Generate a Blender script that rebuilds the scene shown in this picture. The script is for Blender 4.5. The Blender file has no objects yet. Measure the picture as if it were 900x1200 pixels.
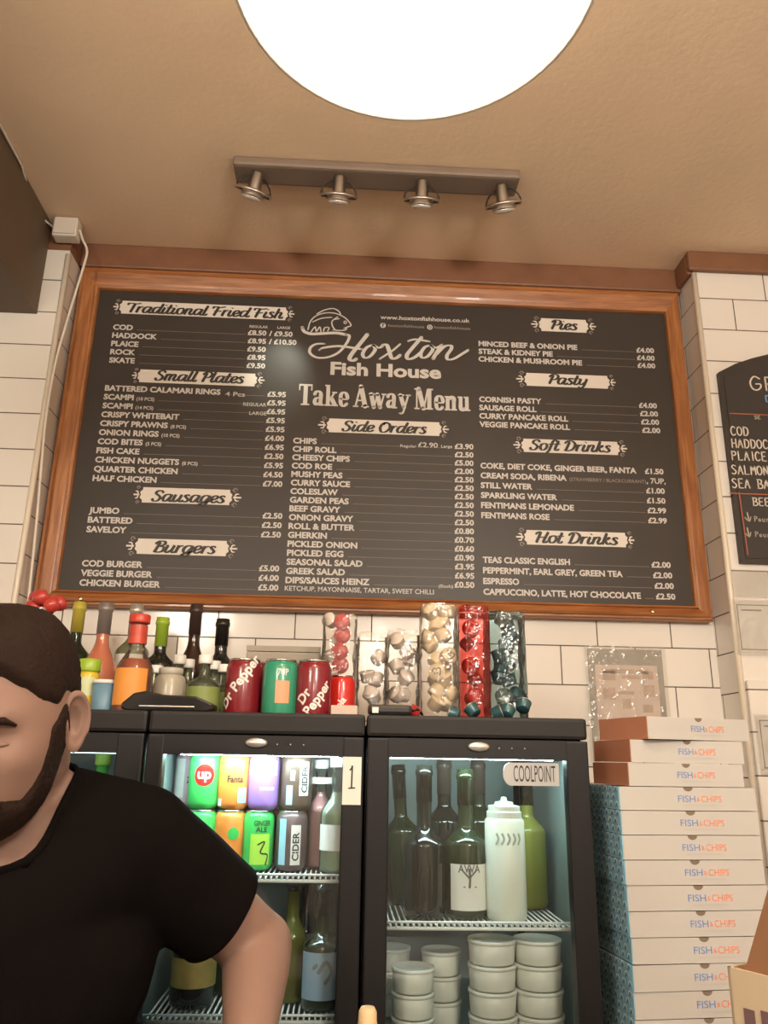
import bpy, bmesh, math, random
from mathutils import Vector, Matrix, noise as mnoise
random.seed(7)
S = bpy.context.scene
COL = S.collection
PI = math.pi

# ---------------------------------------------------------------- camera
F = 930.0                       # focal length for a 900 x 1200 frame
CAM = Vector((0.0, -2.1, 1.55))
RX = Vector((0.99851048, 0.03080145, 0.0450343))
RY = Vector((-0.05214172, 0.29568769, 0.95386059))
RZ = Vector((0.0160642, -0.95478797, 0.2968533))
cd = bpy.data.cameras.new('camera'); cam = bpy.data.objects.new('camera', cd); COL.objects.link(cam)
cd.sensor_fit = 'VERTICAL'; cd.sensor_height = 36.0; cd.lens = 36.0 * F / 1200.0; cd.clip_start = 0.02
cam.matrix_world = Matrix(((RX[0], -RX[1], -RX[2], CAM[0]), (RY[0], -RY[1], -RY[2], CAM[1]), (RZ[0], -RZ[1], -RZ[2], CAM[2]), (0, 0, 0, 1)))
S.camera = cam
# ---------------------------------------------------------------- world, exposure, room light
S.view_settings.view_transform = 'Standard'; S.view_settings.look = 'None'
S.view_settings.gamma = 1.0; S.view_settings.use_curve_mapping = False
S.view_settings.exposure = 0.0
w = bpy.data.worlds.new('world'); S.world = w; w.use_nodes = True
w.node_tree.nodes['Background'].inputs[0].default_value = (1, .72, .5, 1)
w.node_tree.nodes['Background'].inputs[1].default_value = 0.03
try:
    S.cycles.use_denoising = True
    S.cycles.sample_clamp_indirect = 6.0
    S.cycles.max_bounces = 10; S.cycles.transparent_max_bounces = 24
    S.cycles.caustics_reflective = False; S.cycles.caustics_refractive = False
except Exception: pass

def area_light(name, loc, target, sx, sy, power, color):
    l = bpy.data.lights.new(name, 'AREA'); l.shape = 'RECTANGLE'; l.size = sx; l.size_y = sy
    l.energy = power; l.color = color
    o = bpy.data.objects.new(name, l); COL.objects.link(o); o.location = loc
    o.rotation_euler = (Vector(target) - Vector(loc)).to_track_quat('-Z', 'Y').to_euler()
    return o
def globe_light(name, loc, radius, power, color):
    l = bpy.data.lights.new(name, 'POINT'); l.shadow_soft_size = radius; l.energy = power; l.color = color
    o = bpy.data.objects.new(name, l); COL.objects.link(o); o.location = loc; return o
# unseen fill lights, added behind the camera to brighten ceiling and walls
globe_light('unseen_fill_light', (0.75, -2.95, 2.45), .18, 112, (.955, .865, .745))
globe_light('unseen_fill_light', (-0.95, -3.0, 2.42), .18, 80, (.96, .835, .68))
globe_light('unseen_fill_light', (0.3, -4.7, 2.35), .18, 64, (.95, .88, .79))

# ---------------------------------------------------------------- helpers
def ray(px, py):
    c = Vector(((px - 450) / F, (py - 600) / F, 1.0))
    return Vector((RX.dot(c), RY.dot(c), RZ.dot(c)))
def at(px, py, d):
    """point of the photo lying at distance d from the camera towards the back wall"""
    r = ray(px, py); return CAM + r * (d / r[1])
def wx(px, py, d): return at(px, py, d)[0]
def wz(px, py, d): return at(px, py, d)[2]
Y = lambda d: CAM[1] + d

def srgb(r, g, b):
    f = lambda c: (c / 255 / 12.92) if c / 255 <= .04045 else ((c / 255 + .055) / 1.055) ** 2.4
    return (f(r), f(g), f(b), 1)

MATS = {}
def mat(name, color=(.5, .5, .5, 1), rough=.5, metal=0.0, spec=.5, bump=0.0, bscale=40, var=0.0, emit=None, es=0.0, coat=0.0, vscale=None, sheen=0.0, sss=0.0):
    if name in MATS: return MATS[name]
    m = bpy.data.materials.new(name); m.use_nodes = True; nt = m.node_tree; b = nt.nodes['Principled BSDF']
    b.inputs['Base Color'].default_value = color; b.inputs['Roughness'].default_value = rough
    b.inputs['Metallic'].default_value = metal; b.inputs['Specular IOR Level'].default_value = spec
    b.inputs['Coat Weight'].default_value = coat; b.inputs['Sheen Weight'].default_value = sheen
    if sss: b.inputs['Subsurface Weight'].default_value = sss; b.inputs['Subsurface Radius'].default_value = (.01, .004, .002)
    if emit: b.inputs['Emission Color'].default_value = emit; b.inputs['Emission Strength'].default_value = es
    if bump or var:
        tc = nt.nodes.new('ShaderNodeTexCoord'); n = nt.nodes.new('ShaderNodeTexNoise')
        n.inputs['Scale'].default_value = bscale; n.inputs['Detail'].default_value = 5
        nt.links.new(tc.outputs['Object'], n.inputs['Vector'])
        if bump:
            bp = nt.nodes.new('ShaderNodeBump'); bp.inputs['Strength'].default_value = bump; bp.inputs['Distance'].default_value = .004
            nt.links.new(n.outputs['Fac'], bp.inputs['Height']); nt.links.new(bp.outputs['Normal'], b.inputs['Normal'])
        if var:
            n2 = nt.nodes.new('ShaderNodeTexNoise'); n2.inputs['Scale'].default_value = vscale or bscale * .3; n2.inputs['Detail'].default_value = 4
            nt.links.new(tc.outputs['Object'], n2.inputs['Vector'])
            mx = nt.nodes.new('ShaderNodeMix'); mx.data_type = 'RGBA'
            mx.inputs[6].default_value = tuple(c * (1 - var) for c in color[:3]) + (1,)
            mx.inputs[7].default_value = tuple(min(1, c * (1 + var)) for c in color[:3]) + (1,)
            nt.links.new(n2.outputs['Fac'], mx.inputs[0]); nt.links.new(mx.outputs[2], b.inputs['Base Color'])
    MATS[name] = m; return m

def film(name, tint=(1, 1, 1, 1), gloss=.08, rough=.05, milk=0.0, milkcol=(.8, .8, .8, 1), bump=0.0, bscale=60, ior=1.45):
    """thin clear pane, film or glass wall: see-through with a fresnel gloss and an optional milkiness"""
    if name in MATS: return MATS[name]
    m = bpy.data.materials.new(name); m.use_nodes = True; nt = m.node_tree; nt.nodes.clear()
    o = nt.nodes.new('ShaderNodeOutputMaterial'); t = nt.nodes.new('ShaderNodeBsdfTransparent'); t.inputs[0].default_value = tint
    g = nt.nodes.new('ShaderNodeBsdfGlossy'); g.inputs['Roughness'].default_value = rough
    fr = nt.nodes.new('ShaderNodeFresnel'); fr.inputs[0].default_value = ior
    mx = nt.nodes.new('ShaderNodeMixShader'); nt.links.new(fr.outputs[0], mx.inputs[0])
    src = t.outputs[0]
    if milk:
        d = nt.nodes.new('ShaderNodeBsdfDiffuse'); d.inputs[0].default_value = milkcol
        m2 = nt.nodes.new('ShaderNodeMixShader'); m2.inputs[0].default_value = milk
        nt.links.new(t.outputs[0], m2.inputs[1]); nt.links.new(d.outputs[0], m2.inputs[2]); src = m2.outputs[0]
    nt.links.new(src, mx.inputs[1]); nt.links.new(g.outputs[0], mx.inputs[2]); nt.links.new(mx.outputs[0], o.inputs[0])
    if bump:
        tc = nt.nodes.new('ShaderNodeTexCoord'); n = nt.nodes.new('ShaderNodeTexNoise'); n.inputs['Scale'].default_value = bscale
        nt.links.new(tc.outputs['Object'], n.inputs['Vector'])
        bp = nt.nodes.new('ShaderNodeBump'); bp.inputs['Strength'].default_value = bump; bp.inputs['Distance'].default_value = .006
        nt.links.new(n.outputs['Fac'], bp.inputs['Height'])
        nt.links.new(bp.outputs[0], g.inputs['Normal']); nt.links.new(bp.outputs[0], fr.inputs['Normal'])
    MATS[name] = m; return m

class MB:
    """collects shapes and links them as ONE mesh object"""
    def __init__(self): self.v = []; self.f = []; self.sm = []
    def add(self, vs, fs, smooth=False):
        n = len(self.v); self.v += [tuple(v) for v in vs]
        self.f += [tuple(i + n for i in f) for f in fs]; self.sm += [smooth] * len(fs); return self
    def box(self, c, s, rot=None, bev=0.0, taper=None):
        bm = bmesh.new(); bmesh.ops.create_cube(bm, size=1)
        for v in bm.verts: v.co = Vector((v.co.x * s[0], v.co.y * s[1], v.co.z * s[2]))
        if bev: bmesh.ops.bevel(bm, geom=bm.edges[:], offset=bev, segments=2, profile=.6, affect='EDGES')
        M = Matrix.Translation(c) @ (rot.to_4x4() if rot is not None else Matrix())
        vs = [M @ v.co for v in bm.verts]; bm.verts.index_update(); fs = [[v.index for v in f.verts] for f in bm.faces]
        bm.free(); return self.add(vs, fs)
    def lathe(self, prof, c=(0, 0, 0), n=28, M=None, cap=True, wob=None):
        vs = []; fs = []
        for (r, z) in prof:
            for k in range(n):
                a = 2 * PI * k / n; rr = r * (wob(a, z) if wob else 1)
                vs.append(Vector((rr * math.cos(a), rr * math.sin(a), z)))
        for i in range(len(prof) - 1):
            for k in range(n):
                k2 = (k + 1) % n; fs.append((i * n + k, i * n + k2, (i + 1) * n + k2, (i + 1) * n + k))
        if cap:
            if prof[0][0] > 1e-6: fs.append(tuple(reversed(range(n))))
            if prof[-1][0] > 1e-6: fs.append(tuple((len(prof) - 1) * n + k for k in range(n)))
        T = Matrix.Translation(c) @ (M.to_4x4() if M is not None else Matrix())
        return self.add([T @ v for v in vs], fs, True)
    def tube(self, pts, r, n=10, closed=False):
        pts = [Vector(p) for p in pts]; vs = []; fs = []; N = len(pts)
        up = Vector((.123, .31, .94)).normalized()
        for i, p in enumerate(pts):
            a = pts[(i - 1) % N] if (i or closed) else p; b = pts[(i + 1) % N] if (i < N - 1 or closed) else p
            t = (b - a).normalized(); u = t.cross(up)
            if u.length < .05: u = t.cross(Vector((1, 0, 0)))
            u.normalize(); v = t.cross(u); rr = r[i] if isinstance(r, (list, tuple)) else r
            for k in range(n): vs.append(p + (u * math.cos(2 * PI * k / n) + v * math.sin(2 * PI * k / n)) * rr)
        for i in range(N if closed else N - 1):
            j = (i + 1) % N
            for k in range(n): k2 = (k + 1) % n; fs.append((i * n + k, i * n + k2, j * n + k2, j * n + k))
        if not closed: fs.append(tuple(reversed(range(n)))); fs.append(tuple((N - 1) * n + k for k in range(n)))
        return self.add(vs, fs, True)
    def prism(self, poly, fn, t0, t1):
        """poly of (u,v) pushed from t0 to t1 by fn(u,v,t)"""
        n = len(poly); vs = [fn(u, v, t0) for u, v in poly] + [fn(u, v, t1) for u, v in poly]
        fs = [tuple(range(n)), tuple(reversed(range(n, 2 * n)))] + [(i, i + n, (i + 1) % n + n, (i + 1) % n) for i in range(n)]
        return self.add(vs, fs)
    def poly(self, pts): return self.add(pts, [tuple(range(len(pts)))])
    def blob(self, c, r, sub=2, fn=None, M=None):
        bm = bmesh.new(); bmesh.ops.create_icosphere(bm, subdivisions=sub, radius=1)
        vs = []
        for v in bm.verts:
            p = Vector((v.co.x * r[0], v.co.y * r[1], v.co.z * r[2]))
            if fn: p = fn(v.co, p)
            if M is not None: p = M @ p
            vs.append(p + Vector(c))
        bm.verts.index_update(); fs = [[v.index for v in f.verts] for f in bm.faces]; bm.free()
        return self.add(vs, fs, True)
    def cone(self, a, b, ra, rb, n=20, caps=True):
        """round-ended tapered limb"""
        a, b = Vector(a), Vector(b); L = (b - a).length; prof = []
        if caps:
            for k in range(6): t = -PI / 2 + PI / 2 * k / 6; prof.append((max(ra * math.cos(t), 1e-5), ra * math.sin(t)))
        prof += [(ra, 0), ((ra + rb) / 2, L / 2), (rb, L)]
        if caps:
            for k in range(1, 7): t = PI / 2 * k / 6; prof.append((max(rb * math.cos(t), 1e-5), L + rb * math.sin(t)))
        return self.lathe(prof, a, n, (b - a).to_track_quat('Z', 'Y').to_matrix())
    def build(self, name, m=None, parent=None, smooth=None, loc=None):
        me = bpy.data.meshes.new(name); L = Vector(loc) if loc is not None else Vector((0, 0, 0))
        me.from_pydata([tuple(Vector(v) - L) for v in self.v], [], self.f); me.update()
        for p, s in zip(me.polygons, self.sm): p.use_smooth = s if smooth is None else smooth
        if m: me.materials.append(m)
        o = bpy.data.objects.new(name, me); COL.objects.link(o); o.location = L
        if parent is not None: o.parent = parent
        return o
    def recalc(self):
        bm = bmesh.new(); me = bpy.data.meshes.new('t'); me.from_pydata(self.v, [], self.f); bm.from_mesh(me)
        bmesh.ops.recalc_face_normals(bm, faces=bm.faces[:]); bm.to_mesh(me); bm.free()
        self.f = [tuple(p.vertices) for p in me.polygons]; bpy.data.meshes.remove(me); return self

def tag(o, label, cat, group=None):
    o['label'] = label; o['category'] = cat
    if group: o['group'] = group
    return o
def thing(name, label, cat, loc=(0, 0, 0), rz=0.0, group=None):
    o = bpy.data.objects.new(name, None); COL.objects.link(o); o.location = loc; o.rotation_euler = (0, 0, rz)
    o.empty_display_size = .05
    return tag(o, label, cat, group)
def struct(o): o['kind'] = 'structure'; return o
def dup(root, loc, rz, label, group=None):
    r = root.copy(); COL.objects.link(r); r.location = loc; r.rotation_euler = (0, 0, rz); r['label'] = label
    if group: r['group'] = group
    for ch in list(root.children):
        c = ch.copy(); COL.objects.link(c); c.parent = r
        for g in list(ch.children):
            d = g.copy(); COL.objects.link(d); d.parent = c
    return r
def bevmod(o, wd=.003, seg=2):
    b = o.modifiers.new('b', 'BEVEL'); b.width = wd; b.segments = seg; b.limit_method = 'ANGLE'; return o

# ---------------------------------------------------------------- lettering
_TX = {}
def text_mesh(s, bold=0.0):
    k = (s, bold)
    if k not in _TX:
        c = bpy.data.curves.new('t', 'FONT'); c.body = s; c.offset = bold; c.resolution_u = 3; c.fill_mode = 'FRONT'
        o = bpy.data.objects.new('t', c); COL.objects.link(o)
        me = bpy.data.meshes.new_from_object(o)
        vs = [(v.co.x, v.co.y) for v in me.vertices]; fs = [tuple(p.vertices) for p in me.polygons]
        bpy.data.objects.remove(o); bpy.data.curves.remove(c); bpy.data.meshes.remove(me)
        _TX[k] = (vs, fs)
    return _TX[k]
_c = text_mesh('H'); CAPH = max(v[1] for v in _c[0])
def put_text(mb, s, fn, cap, width=None, align='L', bold=0.0, shear=0.0, x0=0.0, y0=0.0, maxw=None, wide=1.0):
    """letters with cap height `cap`, set from (x0,y0) in a local plane; fn(u,v) -> world. returns width"""
    vs, fs = text_mesh(s, bold)
    if not vs: return 0
    mn = min(v[0] for v in vs); W = max(v[0] for v in vs) - mn; k = cap / CAPH; kx = k * wide
    if width: kx = width / W
    if maxw and W * kx > maxw: kx = maxw / W
    off = {'L': 0, 'R': -W * kx, 'C': -W * kx / 2}[align]
    mb.add([fn(x0 + off + (v[0] - mn) * kx + shear * v[1] * k, y0 + v[1] * k) for v in vs], fs)
    return W * kx
def spline(pts, n=6):
    P = [Vector((p[0], p[1], 0)) for p in pts]
    if len(P) < 3: return P
    out = []
    for i in range(len(P) - 1):
        p0 = P[max(i - 1, 0)]; p1 = P[i]; p2 = P[i + 1]; p3 = P[min(i + 2, len(P) - 1)]
        for k in range(n):
            t = k / n
            out.append(.5 * ((2 * p1) + (p2 - p0) * t + (2 * p0 - 5 * p1 + 4 * p2 - p3) * t * t + (3 * p1 - p0 - 3 * p2 + p3) * t ** 3))
    out.append(P[-1]); return out
_lift = [0]; FLAT = set()
def lifted(fn):
    if fn not in FLAT: return fn
    _lift[0] = (_lift[0] + 1) % 14; q = _lift[0] * 2.5e-5
    return lambda u, v: (fn(u, v)[0], fn(u, v)[1] - q, fn(u, v)[2])
def stroke(mb, pts, fn, thick, thin=None, taper=False, smooth=True, n=6):
    """pen stroke: heavy on the verticals, light on the rest"""
    thin = thick if thin is None else thin; fn = lifted(fn)
    P = spline(pts, n) if smooth else [Vector((p[0], p[1], 0)) for p in pts]
    vs = []; fs = []; N = len(P)
    for i, p in enumerate(P):
        t = (P[min(i + 1, N - 1)] - P[max(i - 1, 0)])
        if t.length < 1e-9: t = Vector((0, 1, 0))
        t.normalize(); wd = thin + (thick - thin) * abs(t.y) ** 1.3
        if taper: wd *= .25 + .75 * math.sin(PI * (i + .5) / N)
        nn = Vector((-t.y, t.x, 0)) * wd / 2
        vs += [fn(p.x + nn.x, p.y + nn.y), fn(p.x - nn.x, p.y - nn.y)]
    for i in range(N - 1): fs.append((2 * i, 2 * i + 1, 2 * i + 3, 2 * i + 2))
    mb.add(vs, fs)
    for p in (P[0], P[-1]):           # round ends
        r = (thin if not taper else thin * .3) * .5
        mb.poly([fn(p.x + r * math.cos(a * PI / 5), p.y + r * math.sin(a * PI / 5)) for a in range(10)])
BOWL = [(.42, .40), (.28, .49), (.12, .42), (.05, .20), (.13, .02), (.26, .06), (.39, .30)]
ARCH = [(.06, .26), (.18, .45), (.30, .48), (.34, .36), (.30, .12), (.38, .0), (.50, .10)]
SCRIPT = {
 'a': ([BOWL, [(.44, .48), (.38, .14), (.46, 0), (.58, .10)]], .52),
 'd': ([BOWL, [(.50, .78), (.38, .14), (.46, 0), (.58, .10)]], .52),
 'i': ([[(.12, .48), (.06, .12), (.14, 0), (.26, .10)], [(.15, .66), (.155, .69)]], .25),
 't': ([[(.18, .72), (.07, .14), (.16, 0), (.28, .10)], [(0, .48), (.28, .48)]], .28),
 'o': ([[(.24, .49), (.10, .42), (.06, .20), (.16, .01), (.32, .06), (.40, .28), (.32, .47), (.20, .48)]], .45),
 'n': ([[(.10, .48), (.04, 0)], ARCH], .49),
 'l': ([[(.16, .78), (.06, .14), (.14, 0), (.26, .10)]], .25),
 'r': ([[(.10, .48), (.04, 0)], [(.06, .26), (.16, .43), (.30, .47)]], .32),
 'e': ([[(.08, .20), (.24, .25), (.34, .38), (.24, .49), (.10, .40), (.06, .18), (.18, 0), (.38, .12)]], .39),
 's': ([[(.30, .43), (.18, .49), (.09, .40), (.20, .26), (.28, .12), (.16, 0), (.0, .06)]], .35),
 'h': ([[(.16, .78), (.04, 0)], ARCH], .49),
 'm': ([[(.10, .48), (.04, 0)], [(.06, .26), (.16, .45), (.26, .48), (.30, .36), (.26, 0)], [(.28, .26), (.40, .45), (.50, .48), (.54, .36), (.50, .12), (.58, 0), (.70, .10)]], .70),
 'u': ([[(.10, .48), (.05, .12), (.16, 0), (.34, .20)], [(.40, .48), (.34, .12), (.42, 0), (.54, .10)]], .50),
 'g': ([BOWL, [(.44, .48), (.34, -.10), (.20, -.24), (.04, -.18), (.16, -.05), (.52, .10)]], .50),
 'y': ([[(.10, .48), (.06, .14), (.18, .02), (.34, .20)], [(.42, .48), (.32, -.10), (.18, -.24), (.04, -.16)]], .46),
 'f': ([[(.42, .68), (.30, .78), (.20, .62), (.10, 0), (-.02, -.2)], [(.02, .46), (.32, .46)]], .33),
 'k': ([[(.16, .78), (.04, 0)], [(.08, .22), (.28, .38), (.32, .48), (.20, .46)], [(.14, .26), (.30, .02), (.44, .1)]], .45),
 'T': ([[(-.02, .60), (.04, .72), (.22, .73), (.42, .70), (.66, .75)], [(.36, .70), (.26, .0)]], .54),
 'F': ([[(-.02, .60), (.04, .72), (.20, .73), (.40, .70), (.64, .75)], [(.28, .70), (.16, .0)], [(.12, .37), (.34, .37), (.48, .40)]], .56),
 'S': ([[(.48, .60), (.34, .74), (.16, .68), (.14, .52), (.30, .38), (.40, .22), (.30, .02), (.12, 0), (.02, .16)]], .50),
 'P': ([[(.24, .68), (.12, 0)], [(.04, .56), (.20, .74), (.44, .72), (.52, .54), (.40, .36), (.20, .34)]], .52),
 'B': ([[(.24, .68), (.12, 0)], [(.04, .56), (.2, .74), (.44, .72), (.46, .52), (.22, .40)], [(.22, .40), (.48, .34), (.46, .08), (.26, 0), (.06, .06)]], .55),
 'O': ([[(.36, .74), (.16, .62), (.08, .32), (.20, .02), (.42, .04), (.58, .32), (.50, .62), (.28, .72), (.2, .58)]], .63),
 'D': ([[(.26, .68), (.14, 0)], [(.02, .56), (.18, .74), (.42, .72), (.58, .48), (.50, .14), (.26, 0), (.06, .04)]], .65),
 'H': ([[(.02, .58), (.14, .72), (.24, .66), (.14, 0)], [(.62, .74), (.48, .10), (.56, 0), (.68, .1)], [(.17, .36), (.52, .38)]], .68),
 ' ': ([], .22)}
def put_script(mb, s, fn, x0, y0, x1, cap):
    adv = sum(SCRIPT[c][1] for c in s); k = (x1 - x0) / adv; ky = cap / .74; x = x0
    for c in s:
        st, a = SCRIPT[c]
        for p in st:
            stroke(mb, [(x + (u + .18 * v) * k, y0 + v * ky) for u, v in p], fn, .185 * (k + ky) / 2, .065 * (k + ky) / 2, n=5)
        x += a * k
# condensed slab-serif capitals for the board title: bars (x0,y0,x1,y1) and pen strokes
def bar(a, b, c, d): return ('b', a, b, c, d)
SLAB = {
 'T': ([bar(.22, 0, .42, 1), bar(.12, 0, .52, .07), bar(0, .91, .64, 1), bar(0, .70, .06, 1), bar(.58, .70, .64, 1)], [], .68),
 'a': ([bar(.28, .06, .46, .56), bar(.28, 0, .54, .07)], [([(.07, .50), (.14, .64), (.28, .67), (.38, .56), (.38, .3)], .15, .08), ([(.36, .38), (.16, .34), (.09, .18), (.16, .04), (.30, .12)], .16, .06)], .57),
 'k': ([bar(.06, 0, .24, 1), bar(0, 0, .30, .07), bar(0, .93, .2, 1), bar(.34, .61, .58, .68), bar(.32, 0, .64, .07)], [([(.24, .30), (.46, .64)], .08, .08), ([(.30, .40), (.50, .04)], .19, .1)], .64),
 'e': ([], [([(.10, .36), (.42, .36), (.40, .58), (.27, .67), (.14, .58), (.11, .34), (.15, .10), (.28, .02), (.44, .16)], .16, .07)], .52),
 'A': ([bar(0, 0, .26, .07), bar(.40, 0, .76, .07), bar(.2, .28, .5, .35)], [([(.12, .04), (.34, .98)], .08, .08), ([(.36, .98), (.58, .04)], .20, .2)], .74),
 'w': ([bar(0, .61, .3, .68), bar(.62, .61, .86, .68)], [([(.12, .64), (.26, .02)], .18, .18), ([(.27, .02), (.42, .62)], .07, .07), ([(.42, .64), (.56, .02)], .18, .18), ([(.57, .02), (.74, .64)], .07, .07)], .84),
 'y': ([bar(0, .61, .3, .68), bar(.38, .61, .62, .68)], [([(.12, .64), (.30, .06)], .18, .18), ([(.50, .64), (.32, .02), (.24, -.2), (.10, -.22)], .08, .09)], .60),
 'M': ([bar(.08, 0, .15, 1), bar(0, 0, .24, .07), bar(0, .93, .24, 1), bar(.62, 0, .82, 1), bar(.54, 0, .90, .07), bar(.66, .93, .90, 1)], [([(.20, .98), (.44, .05)], .2, .2), ([(.46, .05), (.64, .96)], .07, .07)], .94),
 'n': ([bar(.06, 0, .24, .68), bar(0, 0, .30, .07), bar(0, .61, .2, .68), bar(.36, 0, .54, .5), bar(.32, 0, .60, .07)], [([(.22, .52), (.34, .65), (.45, .58), (.45, .4)], .17, .09)], .63),
 'u': ([bar(.06, .16, .24, .68), bar(0, .61, .2, .68), bar(.36, 0, .54, .68), bar(.30, .61, .5, .68), bar(.4, 0, .62, .07)], [([(.15, .3), (.16, .10), (.26, .03), (.38, .14)], .17, .09)], .64),
 ' ': ([], [], .20)}
def put_slab(mb, s, fn, x0, y0, x1, cap):
    adv = sum(SLAB[c][2] for c in s); k = (x1 - x0) / adv; x = x0
    for c in s:
        bars, st, a = SLAB[c]
        for _, p, q, r, t in bars:
            fl = lifted(fn)
            mb.poly([fl(x + p * k, y0 + q * cap), fl(x + r * k, y0 + q * cap), fl(x + r * k, y0 + t * cap), fl(x + p * k, y0 + t * cap)])
        for p, tk, tn in st:
            stroke(mb, [(x + u * k, y0 + v * cap) for u, v in p], fn, tk * k * 1.15, tn * k * 1.1, n=5)
        x += a * k
# hand-chalked capitals
CHALK = {
 'C': [[(.5, .85), (.25, 1), (.05, .6), (.1, .15), (.3, 0), (.52, .15)]], 'O': [[(.3, 1), (.08, .8), (.05, .3), (.25, 0), (.5, .25), (.5, .75), (.28, 1)]],
 'D': [[(.08, 0), (.08, 1)], [(.05, 1), (.45, .85), (.52, .4), (.35, .05), (.05, 0)]], 'H': [[(.08, 1), (.06, 0)], [(.5, 1), (.5, 0)], [(.08, .5), (.5, .52)]],
 'A': [[(.02, 0), (.28, 1)], [(.28, 1), (.52, 0)], [(.12, .38), (.45, .38)]], 'K': [[(.08, 1), (.08, 0)], [(.48, 1), (.1, .5)], [(.1, .5), (.5, 0)]],
 'P': [[(.08, 0), (.08, 1)], [(.08, 1), (.45, .9), (.45, .6), (.08, .45)]], 'L': [[(.08, 1), (.08, 0), (.48, .03)]], 'I': [[(.25, 1), (.25, 0)]],
 'E': [[(.08, 1), (.08, 0)], [(.08, 1), (.48, 1)], [(.08, .52), (.4, .52)], [(.08, 0), (.5, 0)]], 'S': [[(.48, .9), (.25, 1), (.08, .78), (.3, .52), (.48, .28), (.3, 0), (.04, .1)]],
 'M': [[(.05, 0), (.08, 1)], [(.08, 1), (.28, .4)], [(.28, .4), (.5, 1)], [(.5, 1), (.55, 0)]], 'N': [[(.06, 0), (.08, 1)], [(.08, 1), (.48, 0)], [(.48, 0), (.5, 1)]],
 'B': [[(.08, 0), (.08, 1)], [(.0, 1), (.44, .92), (.4, .6), (.1, .52)], [(.1, .52), (.52, .4), (.45, .05), (.0, 0)]], 'G': [[(.5, .85), (.25, 1), (.05, .6), (.1, .15), (.3, 0), (.5, .2), (.5, .45), (.3, .45)]],
 'R': [[(.08, 0), (.08, 1)], [(.08, 1), (.45, .9), (.45, .6), (.08, .48)], [(.15, .48), (.5, 0)]], 'o': [[(.25, .55), (.08, .3), (.22, 0), (.42, .25), (.25, .55)]],
 'u': [[(.08, .55), (.1, .1), (.3, 0), (.42, .2), (.42, .55)], [(.42, .3), (.44, 0)]], 'n': [[(.08, .55), (.08, 0)], [(.08, .35), (.3, .55), (.42, .35), (.42, 0)]], 'd': [[(.4, .3), (.2, .5), (.08, .25), (.2, 0), (.4, .2)], [(.42, 1), (.42, 0)]],
 '1': [[(.12, .8), (.28, 1), (.26, 0)], [(.05, 0), (.5, 0.02)]], ' ': []}
def put_chalk(mb, s, fn, x0, y0, cap, k, wd):
    x = x0
    for c in s:
        for p in CHALK[c]: stroke(mb, [(x + u * k, y0 + v * cap) for u, v in p], fn, wd, wd * .8, smooth=len(p) > 3, n=5)
        x += k * (.68 if c != 'I' else .5)

# ================================================================ SETTING
D_WALL, D_PIER = 2.10, 1.99
ZC = CAM[2] + 1.458                  # ceiling
XL, XR = -.817, 1.0                  # recess sides
def tile_mat(name, ox, oz, axis='x', bond=.5):
    m = bpy.data.materials.new(name); m.use_nodes = True; nt = m.node_tree; b = nt.nodes['Principled BSDF']
    tc = nt.nodes.new('ShaderNodeTexCoord'); sp = nt.nodes.new('ShaderNodeSeparateXYZ'); cb = nt.nodes.new('ShaderNodeCombineXYZ')
    nt.links.new(tc.outputs['Object'], sp.inputs[0])
    ax = nt.nodes.new('ShaderNodeMath'); ax.operation = 'SUBTRACT'; ax.inputs[1].default_value = ox
    az = nt.nodes.new('ShaderNodeMath'); az.operation = 'SUBTRACT'; az.inputs[1].default_value = oz
    nt.links.new(sp.outputs['X' if axis == 'x' else 'Y'], ax.inputs[0]); nt.links.new(sp.outputs['Z'], az.inputs[0])
    nt.links.new(ax.outputs[0], cb.inputs[0]); nt.links.new(az.outputs[0], cb.inputs[1])
    br = nt.nodes.new('ShaderNodeTexBrick'); br.offset = bond; br.inputs['Scale'].default_value = 1
    br.inputs['Brick Width'].default_value = .202; br.inputs['Row Height'].default_value = .1025
    br.inputs['Mortar Size'].default_value = .0017; br.inputs['Mortar Smooth'].default_value = .15
    br.inputs['Color1'].default_value = (.77, .73, .68, 1); br.inputs['Color2'].default_value = (.80, .76, .71, 1); br.inputs['Mortar'].default_value = (.10, .08, .065, 1)
    nt.links.new(cb.outputs[0], br.inputs['Vector']); nt.links.new(br.outputs['Color'], b.inputs['Base Color'])
    rr = nt.nodes.new('ShaderNodeMapRange'); rr.inputs[3].default_value = .14; rr.inputs[4].default_value = .8
    nt.links.new(br.outputs['Fac'], rr.inputs[0]); nt.links.new(rr.outputs[0], b.inputs['Roughness'])
    n = nt.nodes.new('ShaderNodeTexNoise'); n.inputs['Scale'].default_value = 9; nt.links.new(tc.outputs['Object'], n.inputs['Vector'])
    mm = nt.nodes.new('ShaderNodeMath'); mm.operation = 'MULTIPLY_ADD'; mm.inputs[1].default_value = -.5
    nt.links.new(br.outputs['Fac'], mm.inputs[0]); nt.links.new(n.outputs['Fac'], mm.inputs[2])
    bp = nt.nodes.new('ShaderNodeBump'); bp.inputs['Strength'].default_value = .25; bp.inputs['Distance'].default_value = .004
    nt.links.new(mm.outputs[0], bp.inputs['Height']); nt.links.new(bp.outputs[0], b.inputs['Normal'])
    return m
T_BACK = tile_mat('white metro tiles', wx(209, 741, D_WALL), wz(300, 748, D_WALL) + .1025 * 20)
T_PIER_R = tile_mat('white metro tiles right', wx(868, 424, D_PIER) , wz(850, 423.5, D_PIER))
T_PIER_L = tile_mat('white metro tiles left', XL - .17, wz(20, 403, D_PIER), 'x', 0.0)
T_RET = tile_mat('white metro tiles return', -.11, wz(35, 648, D_PIER), 'y')
PLASTER = mat('mottled plaster', srgb(240, 213, 182), .85, bump=.22, bscale=70, var=.10, vscale=3.0)
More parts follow.
